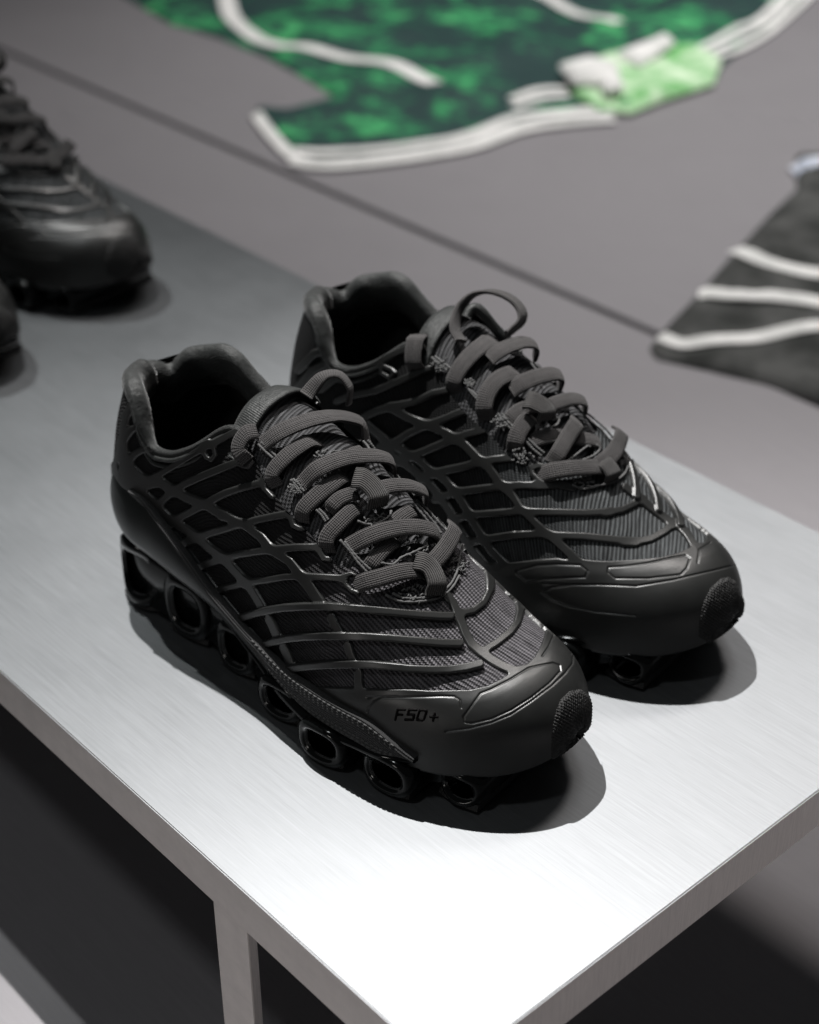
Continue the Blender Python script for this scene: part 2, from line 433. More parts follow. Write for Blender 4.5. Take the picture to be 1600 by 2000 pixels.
def normals(P, side):
    du = np.gradient(P, axis=0); dv = np.gradient(P, axis=1)
    n = np.cross(du, dv); l = np.linalg.norm(n, axis=-1, keepdims=True)
    n = n / np.maximum(l, 1e-12)
    return n * (1 if side < 0 else -1) * -1
def check_out(P, Nn):      # make normals point away from the section centre
    ctr = np.stack([P[..., 0] * 0 + np.clip(P[..., 0], 0.04, 0.25), fc(P[..., 0]), np.full(P.shape[:2], 0.045)], -1)
    s = np.sign(np.sum((P - ctr) * Nn, -1).mean()); return Nn * s

class Pose:
    def __init__(self, x, y, deg):
        self.o = np.array([x, y, 0.0]); a = R(deg); self.a = a
        self.X = np.array([math.cos(a), math.sin(a), 0]); self.Y = np.array([-math.sin(a), math.cos(a), 0])
    def to_world(self, P):
        return self.o + P[..., 0:1] * self.X + P[..., 1:2] * self.Y + P[..., 2:3] * np.array([0, 0, 1.0])
    def to_local_dir(self, d): return np.array([d @ self.X, d @ self.Y, d[2]])
    def cam_local(self):
        c = np.array([0, 0, HC]) - self.o; return np.array([c @ self.X, c @ self.Y, c[2]])
poseL = Pose(-0.1535, 0.7486, -38.0)
poseR = Pose(-0.0665, 0.8380, -38.0)

# tracing lines of each shoe onto its own last: a closed copy of the last for ray hits
_xs = stations(220)
_ph = np.linspace(-0.0, np.pi / 2, 60)
def last_bvh():
    V, F = [], []
    for side in (-1, 1):
        P = surf_full(side, *np.broadcast_arrays(_xs[:, None], _ph[None, :]))
        F += grid_faces(len(_xs), len(_ph), len(V)); V += [tuple(p) for p in P.reshape(-1, 3)]
        tt = np.linspace(-1, 0, 20)
        P = surf(side, *np.broadcast_arrays(_xs[:, None], tt[None, :]))
        F += grid_faces(len(_xs), 20, len(V)); V += [tuple(p) for p in P.reshape(-1, 3)]
    return BVHTree.FromPolygons(V, F)
LAST = last_bvh()
def trace(pose, pts):
    """photograph pixels -> (points, outward normals) on the last, in shoe space"""
    cl = pose.cam_local(); hits = []
    for u, v in pts:
        d = pose.to_local_dir(ray(u, v)); d = d / np.linalg.norm(d)
        h = LAST.ray_cast(Vector(cl), Vector(d))
        if h[0] is None: hits.append(None); continue
        n = np.array(h[1]); n = n if n @ d < 0 else -n
        hits.append((np.array(h[0]), n, h[3]))
    good = [i for i, h in enumerate(hits) if h]
    if not good: return None, None
    P, Nn = [], []
    for i, (u, v) in enumerate(pts):
        if hits[i]: P.append(hits[i][0]); Nn.append(hits[i][1]); continue
        j = min(good, key=lambda q: abs(q - i))
        d = pose.to_local_dir(ray(u, v)); d = d / np.linalg.norm(d)
        P.append(cl + d * hits[j][2]); Nn.append(hits[j][1])
    return np.array(P), np.array(Nn)

# the near rim (collar dip, eyelet row) follows the photograph: find it on the last
_px = [(330, 884), (362, 876), (395, 856), (427, 838), (455, 834), (482, 848), (500, 905), (533, 962), (560, 998), (596, 1030), (648, 1092), (700, 1140), (745, 1168), (800, 1182)]
_P, _n = trace(poseL, _px)
_o = np.argsort(_P[:, 0]); _hx, _hz = _P[_o, 0], _P[_o, 2]
print('rim', np.round(_P, 3).tolist())
fzcn = curve(np.concatenate([[0, .016, .026, .036, .048], _hx]), np.concatenate([[.133, .136, .132, .122, .111], _hz]), 0.003)
# ------------------------------------------------------------------ what the cage looks like (crop origin and scale -> photograph px)
CR = {1: (200, 700, 5), 2: (300, 920, 5), 3: (480, 1120, 5), 4: (760, 1120, 3.8095), 5: (560, 660, 4), 6: (840, 860, 4), 7: (1100, 860, 4.2105),
      8: (440, 740, 3.077), 9: (820, 540, 3.721), 0: (0, 0, 1)}
def cv(c, pts):
    x, y, s = CR[c]; return [(x + p[0] / s, y + p[1] / s) for p in pts]
def S(c, hw, *pts): return (hw / CR[c][2], cv(c, pts))
L_strokes = [
 S(1, 24, (420, 1200), (600, 1110), (750, 1020), (900, 930), (1000, 870), (1130, 810), (1250, 745), (1340, 700)),
 S(1, 11, (1000, 825), (1050, 805), (1100, 870), (1112, 940), (1075, 990), (1030, 965), (985, 880), (1000, 825)),
 S(1, 30, (480, 1480), (560, 1420), (680, 1310), (820, 1220), (1000, 1140), (1200, 1060), (1330, 1010), (1420, 1045), (1470, 980), (1590, 935)),
 S(2, 30, (60, 570), (130, 530), (250, 460), (400, 380), (560, 290), (700, 220), (850, 170), (1000, 130), (1080, 110)),
 S(2, 12, (1080, 60), (1090, 170), (1170, 255)),
 S(2, 30, (200, 750), (320, 690), (450, 640), (600, 590), (750, 550), (900, 505), (1050, 470), (1200, 440), (1360, 410)),
 S(2, 15, (1345, 430), (1370, 530), (1440, 565), (1500, 550), (1522, 505)),
 S(2, 30, (350, 980), (420, 945), (560, 890), (700, 845), (850, 810), (1050, 780), (1230, 760), (1400, 745), (1600, 742)),
 S(0, 3.6, (624, 1066), (627, 1080), (634, 1091), (646, 1092), (654, 1076)),
 S(2, 26, (500, 1210), (570, 1180), (680, 1150), (800, 1115), (950, 1080), (1100, 1065), (1300, 1030), (1480, 1025), (1750, 1040), (1860, 1050)),
 S(3, 17, (960, 60), (990, 120), (1040, 170), (1095, 190)),
 S(3, 10, (960, 50), (985, 15), (1040, 0), (1075, 20)),
 # columns
 S(1, 36, (560, 1190), (680, 1270), (850, 1360), (1050, 1440), (1190, 1530)),
 S(2, 32, (690, 425), (900, 520), (1060, 640), (1150, 760), (1340, 880), (1440, 1010), (1500, 1090), (1570, 1200), (1620, 1270)),
 S(2, 33, (-60, 260), (40, 345), (150, 450), (320, 560), (440, 640), (560, 750), (690, 840), (810, 970), (900, 1070)),
 S(2, 28, (900, 1070), (980, 1170), (1070, 1320)),
 S(3, 28, (580, 60), (650, 130), (690, 200), (740, 280)),
 S(3, 30, (240, 430), (290, 540), (325, 620)), S(3, 30, (380, 710), (420, 800), (455, 900)),
 S(3, 36, (845, 420), (880, 500), (925, 580)), S(3, 34, (1005, 690), (1030, 780), (1065, 860)), S(3, 34, (1110, 960), (1110, 1050), (1125, 1130)),
 S(1, 30, (220, 1190), (330, 1310), (450, 1420), (540, 1500), (640, 1620)),
 S(1, 26, (120, 1060), (180, 1160), (240, 1220)),
 S(1, 34, (420, 1190), (480, 1230), (560, 1200)),
 S(1, 24, (270, 1010), (310, 1070), (400, 1150), (470, 1200)),
 S(1, 26, (190, 940), (240, 1060), (330, 1200), (420, 1330), (560, 1440)),
 S(1, 30, (230, 1080), (300, 1160), (420, 1260)),
 S(1, 26, (230, 560), (300, 480), (370, 425), (440, 405)), S(1, 26, (190, 820), (240, 770), (300, 690), (430, 640)), S(1, 28, (250, 1040), (280, 990), (330, 930), (400, 890), (480, 880)),
 S(1, 22, (330, 330), (390, 230), (440, 190)),
 S(1, 16, (215, 640), (222, 800), (245, 930), (270, 1050)), S(1, 14, (330, 250), (290, 450), (240, 620), (200, 800), (150, 980), (130, 1100)),
 # toe spine and its two branches
 S(4, 22, (430, 170), (470, 220), (510, 310)), S(4, 25, (510, 310), (540, 380), (565, 450), (610, 530), (680, 590), (760, 650), (830, 690), (930, 735)),
 S(4, 19, (530, 300), (620, 280), (700, 220), (745, 130), (750, 60), (740, 0)), S(6, 15, (465, 1150), (460, 1040), (430, 950), (390, 890), (350, 830)),
 S(4, 20, (720, 570), (800, 520), (900, 440), (950, 370), (970, 280), (960, 200), (930, 130), (880, 60), (830, 0)),
]
L_stripes = [
 S(3, 30, (-70, 445), (0, 420), (100, 385), (250, 348), (400, 325), (600, 315), (800, 315), (1000, 330), (1200, 355), (1400, 380), (1500, 393), (1700, 415), (1900, 430), (1985, 432)),
 S(3, 30, (170, 700), (300, 655), (450, 622), (600, 607), (800, 600), (1000, 605), (1200, 615), (1400, 632), (1600, 658), (1750, 675), (1900, 690), (2080, 698)),
 S(3, 30, (430, 925), (550, 905), (700, 887), (850, 877), (1050, 875), (1250, 885), (1450, 908), (1600, 930), (1800, 945), (1990, 950), (2150, 935), (2280, 905)),
]
L_cap = [(585, 1318), (618, 1340), (690, 1341), (720, 1344), (800, 1345), (840, 1348), (878, 1348), (917, 1348), (954, 1340), (980, 1327), (997, 1315), (1003, 1307), (1012, 1303), (1028, 1299), (1043, 1285), (1056, 1262), (1064, 1238), (1064, 1214), (1054, 1193), (1038, 1176), (1020, 1155), (1000, 1135),
         (1100, 1080), (1400, 1300), (1400, 1800), (600, 1800), (520, 1340)]
L_grooves = [
 cv(4, [(555, 1065), (680, 900), (760, 870), (900, 800), (1040, 715), (1120, 700), (1210, 685), (1255, 700), (1262, 740), (1180, 830), (1050, 930), (900, 1020), (760, 1080), (620, 1110), (565, 1102), (555, 1065)]),
 cv(4, [(430, 1165), (600, 1145), (760, 1105), (900, 1050), (1050, 955), (1200, 845), (1290, 760), (1345, 685), (1350, 600)]),
 cv(4, [(1135, 630), (1180, 560), (1210, 480), (1210, 420)]),
 cv(4, [(-150, 912), (0, 915), (200, 915), (400, 915), (490, 920), (530, 945), (540, 1000)]), cv(3, [(1500, 1195), (1350, 1197), (1270, 1222), (1225, 1280), (1210, 1340)]),
 cv(4, [(1240, 400), (1320, 520), (1335, 620)]),
]
L_bumper = cv(4, [(1185, 1180), (1210, 1040), (1250, 940), (1320, 875), (1400, 860), (1460, 900), (1500, 980), (1560, 1060), (1600, 1300), (1400, 1500), (1180, 1420)])
R_strokes = [
 S(5, 18, (300, 360), (450, 290), (600, 225), (750, 170), (850, 120), (960, 80)),
 S(5, 9, (760, 215), (820, 240), (850, 270), (810, 310), (750, 270), (745, 235), (760, 215)),
 S(5, 20, (400, 490), (490, 450), (700, 410), (850, 350), (990, 290), (1120, 240)),
 S(5, 22, (560, 640), (700, 570), (860, 525), (1000, 500), (1150, 430), (1260, 410)),
 S(5, 25, (700, 900), (800, 850), (960, 745), (1100, 680), (1220, 640), (1340, 590), (1490, 540)),
 S(5, 26, (860, 970), (960, 925), (1080, 885), (1220, 825), (1400, 755), (1600, 705)),
 S(6, 26, (-60, 290), (20, 260), (130, 232), (250, 210), (350, 180), (500, 150), (700, 130), (860, 108)),
 S(6, 24, (50, 460), (130, 430), (230, 398), (400, 378), (560, 358), (700, 350), (860, 357), (1000, 345), (1110, 370)),
 S(6, 22, (180, 620), (250, 600), (330, 578), (500, 568), (700, 552), (900, 560), (1200, 570), (1400, 562)), S(7, 21, (350, 600), (480, 575), (570, 530), (640, 490)),
 S(6, 23, (300, 800), (470, 762), (650, 738), (850, 730), (1000, 742), (1200, 752), (1400, 775), (1600, 800)), S(7, 22, (500, 840), (600, 840), (720, 815), (830, 755), (920, 685)),
 S(6, 26, (-300, -260), (-160, -180), (0, -115), (130, -60), (280, 35), (370, 130), (470, 220), (550, 335), (640, 420), (710, 530), (790, 610), (880, 700), (980, 780), (1090, 880), (1170, 960), (1290, 990)),
 S(6, 23, (-520, -150), (-420, -70), (-320, 10), (-220, 60), (-70, 160), (10, 230), (120, 300), (215, 400), (250, 460), (320, 575), (350, 640), (435, 775), (480, 850), (590, 960)),
 S(6, 22, (-380, 40), (-250, 130), (-120, 230), (0, 330), (90, 440), (170, 560), (240, 700), (330, 840), (430, 960)),
 S(5, 14, (1470, 610), (1500, 680), (1560, 708), (1620, 700)), S(6, 15, (578, 10), (600, 75), (650, 108), (700, 85)), S(6, 17, (865, 330), (800, 265), (790, 215), (835, 195), (885, 210)),
 S(5, 24, (100, 250), (220, 120), (330, 90)), S(5, 24, (90, 400), (200, 260), (350, 180)), S(5, 22, (280, 400), (360, 310), (460, 280)),
 S(7, 23, (505, 385), (570, 440), (640, 490), (720, 560), (800, 620), (890, 685), (960, 715), (1020, 780), (1060, 850), (1100, 890)),
]
R_stripes = []; _unused = [S(7, 22, (560, 90), (615, 170), (650, 240), (665, 330), (648, 430)), S(7, 22, (720, 270), (780, 370), (820, 460), (835, 575)), S(7, 20, (900, 420), (980, 520), (1030, 610), (1050, 700))]
R_cap = [(960, 1098), (980, 1098), (1020, 1095), (1060, 1091), (1090, 1089), (1108, 1092), (1140, 1094), (1190, 1096), (1242, 1094), (1290, 1090), (1325, 1081), (1348, 1070), (1352, 1062), (1361, 1065), (1374, 1062), (1380, 1047), (1376, 1029), (1361, 1012), (1335, 985),
         (1420, 900), (1700, 1100), (1700, 1700), (900, 1500), (880, 1100)]
R_grooves = [
 cv(7, [(370, 1050), (500, 1045), (700, 1020), (900, 975), (1000, 960), (1035, 990), (1010, 1070), (960, 1120), (700, 1145), (430, 1140), (365, 1090), (370, 1050)]),
 cv(6, [(690, 1010), (850, 970), (1000, 965), (1180, 975), (1235, 1020), (1215, 1068), (1100, 1068), (900, 1075), (765, 1095), (690, 1030), (690, 1010)]),
 cv(7, [(-150, 1170), (0, 1180), (300, 1187), (600, 1205), (900, 1160), (1200, 1090), (1385, 1040)]),
 cv(6, [(1100, 1125), (960, 1140), (880, 1175), (960, 1240), (1100, 1290), (1300, 1330), (1600, 1360)]),
 cv(7, [(1095, 1030), (1112, 915), (1200, 860)]),
]
R_bumper = cv(7, [(1095, 1460), (1130, 1320), (1190, 1210), (1270, 1140), (1340, 1125), (1400, 1160), (1425, 1240), (1480, 1330), (1500, 1500), (1300, 1750), (1090, 1600)])

NX, NT, NB = 660, 270, 60
xs = stations(NX)
ts = np.concatenate([np.linspace(-0.8, 0, NB, endpoint=False), np.linspace(0, 1, NT)])
XX, TT = np.meshgrid(xs, ts, indexing='ij')
GRID = {s: surf(s, XX, TT) for s in (-1, 1)}
NORM = {s: check_out(GRID[s], normals(GRID[s], s)) for s in (-1, 1)}
MM = 4.0     # photograph pixels per millimetre on the shoes, roughly
def fields(pose, strokes, stripes, cap, grooves, bumper, side):
    W = pose.to_world(GRID[side]).reshape(-1, 3); px = project(W)
    g = seg_field(px, [(hw_ + 2.1, p_) for hw_, p_ in strokes], 8.0)
    st = seg_field(px, [(hw_ + 2.4, p_) for hw_, p_ in stripes])
    cp = poly_field(px, cap)
    gr = -seg_field(px, [(0.0, q) for q in grooves], 0.01)
    bm_ = poly_field(px, bumper)
    cam_l = np.array([0, 0, HC]) - W
    nW = (NORM[side][..., 0:1] * pose.X + NORM[side][..., 1:2] * pose.Y + NORM[side][..., 2:3] * np.array([0, 0, 1.0])).reshape(-1, 3)
    face = np.sum(nW * cam_l, 1) / np.linalg.norm(cam_l, axis=1)
    sh = GRID[side].shape[:2]
    return [q.reshape(sh) for q in (g, st, cp, gr, bm_, face)]
FN = {'L': fields(poseL, L_strokes, L_stripes, L_cap, L_grooves, L_bumper, -1), 'R': fields(poseR, R_strokes, R_stripes, R_cap, R_grooves, R_bumper, -1)}
FF = {'L': fields(poseL, L_strokes, L_stripes, L_cap, L_grooves, L_bumper, 1), 'R': fields(poseR, R_strokes, R_stripes, R_cap, R_grooves, R_bumper, 1)}

def ribbon(P, Nn, width, thick, n_arc=6, uv0=0.0):
    """flat strap along P with surface normals Nn; returns verts, faces, uv (metres)"""
    P = np.asarray(P); Nn = np.asarray(Nn)
    T = np.gradient(P, axis=0); T /= np.maximum(np.linalg.norm(T, axis=1, keepdims=True), 1e-9)
    B = np.cross(T, Nn); B /= np.maximum(np.linalg.norm(B, axis=1, keepdims=True), 1e-9)
    Nn = np.cross(B, T)
    w = np.broadcast_to(np.asarray(width, float), (len(P),))
    s = np.concatenate([[0], np.cumsum(np.linalg.norm(np.diff(P, axis=0), axis=1))]) + uv0
    prof = []
    m = 5
    for k in range(m + 1):
        a = -1 + 2 * k / m; prof.append((a * 0.96, 0.5 + 0.28 * (1 - a * a)))
    prof.append((1.03, 0.0))
    for k in range(m + 1):
        a = 1 - 2 * k / m; prof.append((a * 0.96, -0.5 + 0.1 * (1 - a * a)))
    prof.append((-1.03, 0.0))
    V = []; UV = []
    for i in range(len(P)):
        for a, h in prof:
            V.append(P[i] + B[i] * a * w[i] / 2 + Nn[i] * h * thick); UV.append((a * w[i] / 2, s[i]))
    F = grid_faces(len(P), len(prof), 0, False, True)
    F.append(tuple(range(len(prof)))); F.append(tuple((len(P) - 1) * len(prof) + q for q in range(len(prof)))[::-1])
    return np.array(V), F, np.array(UV)
def tube(P, r, n=8, closed=False):
    P = np.asarray(P, float); T = np.gradient(P, axis=0)
    if closed: T = np.roll(P, -1, 0) - np.roll(P, 1, 0)
    T /= np.maximum(np.linalg.norm(T, axis=1, keepdims=True), 1e-9)
    up = np.array([0.13, 0.21, 0.97]); V = []
    r = np.broadcast_to(np.asarray(r, float), (len(P),))
    for i in range(len(P)):
        b = np.cross(T[i], up); b /= np.linalg.norm(b) + 1e-9; c = np.cross(b, T[i])
        for k in range(n):
            a = 2 * np.pi * k / n; V.append(P[i] + r[i] * (math.cos(a) * b + math.sin(a) * c))
    F = grid_faces(len(P), n, 0, True, True)
    if closed:
        for k in range(n):
            a = (len(P) - 1) * n
            F.append((a + k, k, (k + 1) % n, a + (k + 1) % n))
    else:
        F.append(tuple(range(n))); F.append(tuple((len(P) - 1) * n + q for q in range(n))[::-1])
    return np.array(V), F
class Acc:
    def __init__(s): s.V = []; s.F = []; s.U = []; s.n = 0
    def add(s, V, F, U=None):
        s.F += [tuple(i + s.n for i in f) for f in F]; s.V.append(np.asarray(V)); s.n += len(V)
        s.U.append(np.asarray(U) if U is not None else np.zeros((len(V), 2)))
    def build(s, name, mat, parent, smooth=True):
        return mesh_obj(name, np.vstack(s.V), s.F, mat, parent, smooth, np.vstack(s.U))

def arc_h(n, base, lift, e0=0.0, e1=0.0):
    s = np.linspace(0, 1, n); h = base * 0.85 + lift * 0.7 * np.sin(np.pi * s) ** 0.8
    return h - e0 * (1 - sstep(0, 0.18, s)) - e1 * sstep(0.82, 1, s)

# lace pieces: crop, width px, base height, lift, tuck at start, tuck at end, points (drawn from the photograph)
L_laces = [
 (8, 30, .0010, .001, .002, .004, [(300, 650), (290, 570), (370, 475), (460, 405), (560, 345)]),
 (8, 30, .0010, .001, .002, .004, [(455, 860), (475, 785), (560, 700), (650, 625), (740, 555)]),
 (8, 29, .0010, .001, .002, .004, [(612, 1045), (615, 955), (685, 870), (755, 800), (820, 760)]),
 (8, 28, .0010, .000, .002, .003, [(860, 1140), (905, 1075), (965, 1010), (1040, 960)]),
 (8, 28, .0005, .000, .001, .002, [(980, 900), (1060, 830), (1140, 780)]),
 (8, 26, .0005, .000, .001, .002, [(680, 520), (760, 460), (850, 430)]),
 (8, 26, .0015, .001, .002, .001, [(620, 790), (690, 725), (790, 690)]),
 (8, 32, .0036, .003, .003, .006, [(215, 400), (380, 330), (520, 288), (660, 272), (780, 290), (850, 335), (875, 370)]),
 (8, 31, .0036, .003, .004, .006, [(460, 625), (560, 560), (680, 515), (800, 500), (920, 508), (1010, 545), (1045, 590)]),
 (8, 28, .0045, .002, .001, .005, [(880, 690), (960, 675), (1060, 680), (1160, 712), (1212, 755)]),
 (8, 31, .0034, .002, .003, .004, [(740, 1010), (880, 950), (1000, 920), (1130, 912), (1250, 940), (1310, 975)]),
 (8, 31, .0040, .002, .004, .001, [(780, 1240), (900, 1212), (1030, 1180), (1160, 1165)]),
 (8, 31, .0040, .003, .001, .003, [(1150, 1180), (1225, 1120), (1300, 1020), (1350, 920), (1370, 880)]),
 (8, 30, .0045, .002, .002, .002, [(150, 495), (118, 420), (150, 345), (200, 320)]),
 (8, 26, .0080, .006, .004, .004, [(470, 130), (530, 75), (610, 75), (680, 130), (725, 180)]),
]
R_laces = [
 (9, 32, .0010, .002, .004, .004, [(250, 860), (255, 770), (300, 680), (370, 590), (460, 510), (560, 430)]),
 (9, 31, .0010, .002, .003, .004, [(480, 1040), (475, 940), (510, 830), (590, 745), (740, 690)]),
 (9, 30, .0010, .002, .003, .002, [(690, 1260), (705, 1170), (750, 1080), (820, 1010)]),
 (9, 26, .0005, .000, .001, .002, [(640, 1060), (690, 1000), (760, 960), (900, 930)]),
 (9, 27, .0005, .000, .001, .002, [(800, 1200), (900, 1170), (1000, 1160), (1150, 1180), (1320, 1195)]),
 (9, 29, .0025, .002, .002, .003, [(960, 1360), (1020, 1240), (1080, 1140), (1150, 1040)]),
 (9, 29, .0036, .003, .002, .006, [(500, 610), (620, 560), (740, 530), (815, 550), (850, 610)]),
 (9, 30, .0036, .003, .003, .006, [(660, 830), (800, 775), (930, 750), (1005, 770), (1035, 815)]),
 (9, 26, .0034, .002, .001, .005, [(910, 965), (1020, 930), (1130, 930), (1215, 980)]),
 (9, 30, .0040, .002, .004, .001, [(870, 1440), (1050, 1420), (1200, 1412), (1290, 1400)]),
 (9, 30, .0040, .003, .001, .003, [(1270, 1400), (1350, 1330), (1400, 1240), (1430, 1150), (1435, 1120)]),
 (5, 34, .0040, .002, .003, .003, [(1035, -20), (1030, 60), (1025, 140), (1025, 240)]),
]
def smooth_rows(A, k=4):
    for _ in range(k): A[1:-1] = 0.25 * A[:-2] + 0.5 * A[1:-1] + 0.25 * A[2:]
    return A
def lace_mesh(acc, pose, item, nseg=34, thick=0.0013):
    c, wpx, base, lift, e0, e1, pts = item
    q = resample(cv(c, pts), nseg)
    P, Nn = trace(pose, q)
    if P is None: return
    cl = pose.cam_local(); D = P - cl; t = np.linalg.norm(D, axis=1); D /= t[:, None]
    m_ = nseg // 2; ds = np.linalg.norm(np.diff(q, axis=0), axis=1) * t[m_] / FPX
    tm = smooth_rows(t.copy(), 2); new = t.copy()
    for rng_ in (range(m_, nseg), range(m_, -1, -1)):
        prev = t[m_]
        for i in rng_:
            k = ds[min(i, nseg - 2)]; prev = min(max(t[i], prev - 1.3 * k), prev + 0.75 * k); new[i] = prev
    P = cl + D * new[:, None]
    P = smooth_rows(P.copy(), 3)
    Nn = smooth_rows(Nn.copy(), 14); Nn /= np.linalg.norm(Nn, axis=1, keepdims=True)
    tc = -D; dt = np.sum(Nn * tc, 1, keepdims=True); Nn = Nn + tc * np.maximum(0.42 - dt, 0); Nn /= np.linalg.norm(Nn, axis=1, keepdims=True)
    P = P + Nn * arc_h(nseg, base, lift, e0, e1)[:, None]
    dist = np.linalg.norm(P[nseg // 2] - pose.cam_local())
    V, F, U = ribbon(P, Nn, wpx * dist / FPX * 1.12, thick, uv0=random.random())
    acc.add(V, F, U)

def build_shoe(which, pose, label):
    root = bpy.data.objects.new('sneaker', None); col.objects.link(root)
    root.location = pose.o; root.rotation_euler = (0, 0, pose.a)
    tag(root, label, 'sneaker', 'black sneakers on the display table')
    other = 'R' if which == 'L' else 'L'
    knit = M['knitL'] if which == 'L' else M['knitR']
    # --- knitted upper
    acc = Acc()
    ux = stations(260); ut = np.linspace(-1, 1, 110)
    for side in (-1, 1):
        P = surf(side, *np.meshgrid(ux, ut, indexing='ij'))
        arc = np.concatenate([np.zeros((len(ux), 1)), np.cumsum(np.linalg.norm(np.diff(P, axis=1), axis=2), 1)], 1)
        arc = arc - arc[:, -1:]
        top = surf(side, ux, np.ones_like(ux))
        U = np.stack([P[..., 0], side * (-arc) + (top[:, 1] - 0)[:, None]], -1)
        acc.add(P.reshape(-1, 3), grid_faces(len(ux), len(ut), 0, side < 0), U.reshape(-1, 2))
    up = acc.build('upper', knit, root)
    # --- lining inside the opening
    acc = Acc(); lx = np.linspace(0.0005, 0.207, 150); lt = np.linspace(-0.2, 1, 50)
    for side in (-1, 1):
        P = surf(side, *np.meshgrid(lx, lt, indexing='ij')); n_ = check_out(P, normals(P, side))
        acc.add((P - n_ * 0.003).reshape(-1, 3), grid_faces(150, 50, 0, side > 0))
    acc.build('lining', M['lining'], root)
    # --- moulded cage with toe cap, grooves engraved
    acc = Acc(); bmp = Acc()
    for side in (-1, 1):
        if side < 0: g, st, cp, gr, bu, face = FN[which]
        else:
            o = FF[which]; m_ = FN[other]; own = (o[5] > 0.08)
            g, st, cp, gr, bu = [np.where(own & (XX > 0.205), a, b) for a, b in zip(o[:5], m_[:5])]
            g = np.where(own & (XX <= 0.205), np.maximum(o[0], m_[0]), g)
            bu = np.maximum(np.where(o[5] > -0.15, o[4], -50), -50)
            st = m_[1]
        # the toe cap closes round the front and under the toe
        cp = np.maximum(cp, np.where(TT < 0.02, (XX - 0.235) * 4000, -60))
        cp = np.where(XX > 0.279, np.maximum(cp, (XX - 0.279) * 4000), cp)
        cp = np.where((XX < 0.15), -60, cp)
        cp = np.where((TT < -0.0) & (XX < 0.24), -60, cp)
        k = 7.0
        a, b = g, cp; hh = np.maximum(k - np.abs(a - b), 0) / k; body = np.maximum(a, b) + hh * hh * k * 0.25
        body = np.where((TT < 0.0) & (XX < 0.235), -60, body)
        st = np.where((TT < 0.0), -60, st)
        h = 0.0014 * np.clip(body / 1.5, 0, 1) ** 0.5 + 0.0006 * sstep(0, 30, cp)
        hs = 0.0028 * np.clip(st / 1.6, 0, 1) ** 0.5
        inside = np.maximum(body, st)
        H = np.maximum(np.where(body > 0, h, 0), np.where(st > 0, hs, 0))
        H = H - 0.0006 * np.exp(-(gr / 1.45) ** 2) * (cp > 3)
        V, F = iso_mesh(GRID[side], NORM[side], inside, H, 0.0004, side < 0)
        acc.add(V, F)
        bg_ = np.where((XX > 0.254), bu, -60)
        Hb = 0.0010 + 0.0021 * np.sqrt(np.clip(bg_ / 9.0, 0, 1)) + 0.00035 * (np.sin(GRID[side][..., 1] * 3600) * np.sin(GRID[side][..., 2] * 3600))
        if (bg_ > 0).any():
            V, F = iso_mesh(GRID[side], NORM[side], bg_, Hb, -0.0006, side < 0); bmp.add(V, F)
    acc.build('cage', M['cage'], root)
    bmp.build('toe_bumper', M['outsole'], root)
    # --- padded collar
    xr = np.concatenate([np.linspace(0.112, 0.03, 60), 0.03 * (np.linspace(1, 0, 40)[1:]) ** 2])
    near = surf(-1, xr, np.ones_like(xr)); far = surf(1, xr[::-1], np.ones_like(xr))
    rim = np.vstack([near, far[1:]]); rim = resample(rim[::3], 150)
    # the soft dent just behind the heel tab
    dn = 1.25 * np.exp(-(((rim[:, 0] - 0.020) / 0.006) ** 2 + ((rim[:, 1] - 0.020) / 0.007) ** 2))
    rim[:, 2] += -0.006 * dn + 0.0004 * np.sin(np.arange(150) * 0.3)
    T = np.gradient(rim, axis=0); T[:, 2] *= 0.4; T /= np.linalg.norm(T, axis=1, keepdims=True)
    inw = np.cross(np.array([0, 0, 1.0]), T); inw /= np.linalg.norm(inw, axis=1, keepdims=True)
    cc = np.array([0.06, 0.006, 0.12])
    if np.sum((cc - rim) * inw) < 0: inw = -inw
    prof = [(-.0015, -.009), (-.0028, -.004), (-.0024, .0005), (.0006, .0036), (.0042, .0042), (.0078, .0024), (.0100, -.0022), (.0104, -.008), (.0090, -.014), (.006, -.019), (.002, -.021)]
    fat = 0.58 + 0.30 * np.exp(-((rim[:, 0] - 0.015) / 0.03) ** 2)
    thin = np.where((rim[:, 1] < 0.0) & (rim[:, 0] > 0.05), 0.45, 1.0); 
    thin = np.convolve(np.pad(thin, 6, 'edge'), np.ones(13) / 13, 'valid')
    V = []; U = []; sl = np.concatenate([[0], np.cumsum(np.linalg.norm(np.diff(rim, axis=0), axis=1))])
    for i in range(len(rim)):
        for j, (a, b) in enumerate(prof):
            wv = 1 + 0.05 * math.sin(i * 0.21 + j * 0.6)
            V.append(rim[i] + inw[i] * a * fat[i] * thin[i] * wv + np.array([0, 0, b * (fat[i] * thin[i] if b > -.005 else 1)])); U.append((sl[i], j * 0.004))
    mesh_obj('collar', V, grid_faces(len(rim), len(prof)), M['satin'], root, True, U)
    # piping seams under the near rim
    acc = Acc()
    for k, (dz, r_) in enumerate(((-.0035, .0012), (-.0075, .0010))):
        q = rim[(rim[:, 1] < 0.002)]; q = q - inw[:len(q)] * 0.0012 + np.array([0, 0, dz]); V, F = tube(q, r_, 6); acc.add(V, F)
    acc.build('collar_piping', M['satin'], root)
    # --- tongue
    acc = Acc(); tx = np.linspace(0.107, 0.207, 80); tp = np.linspace(0.62, np.pi / 2, 26)
    rowsP = []
    for side in (-1, 1):
        P = surf_full(side, *np.meshgrid(tx, tp, indexing='ij'))
        P[..., 2] -= 0.0035; rowsP.append(P)
    P = np.concatenate([rowsP[0], rowsP[1][:, ::-1][:, 1:]], 1)
    lip = 1 - sstep(0.107, 0.120, P[..., 0]); P[..., 2] += 0.001 * lip
    P[..., 2] += 0.0007 * np.sin(P[..., 0] * 520 + P[..., 1] * 80)
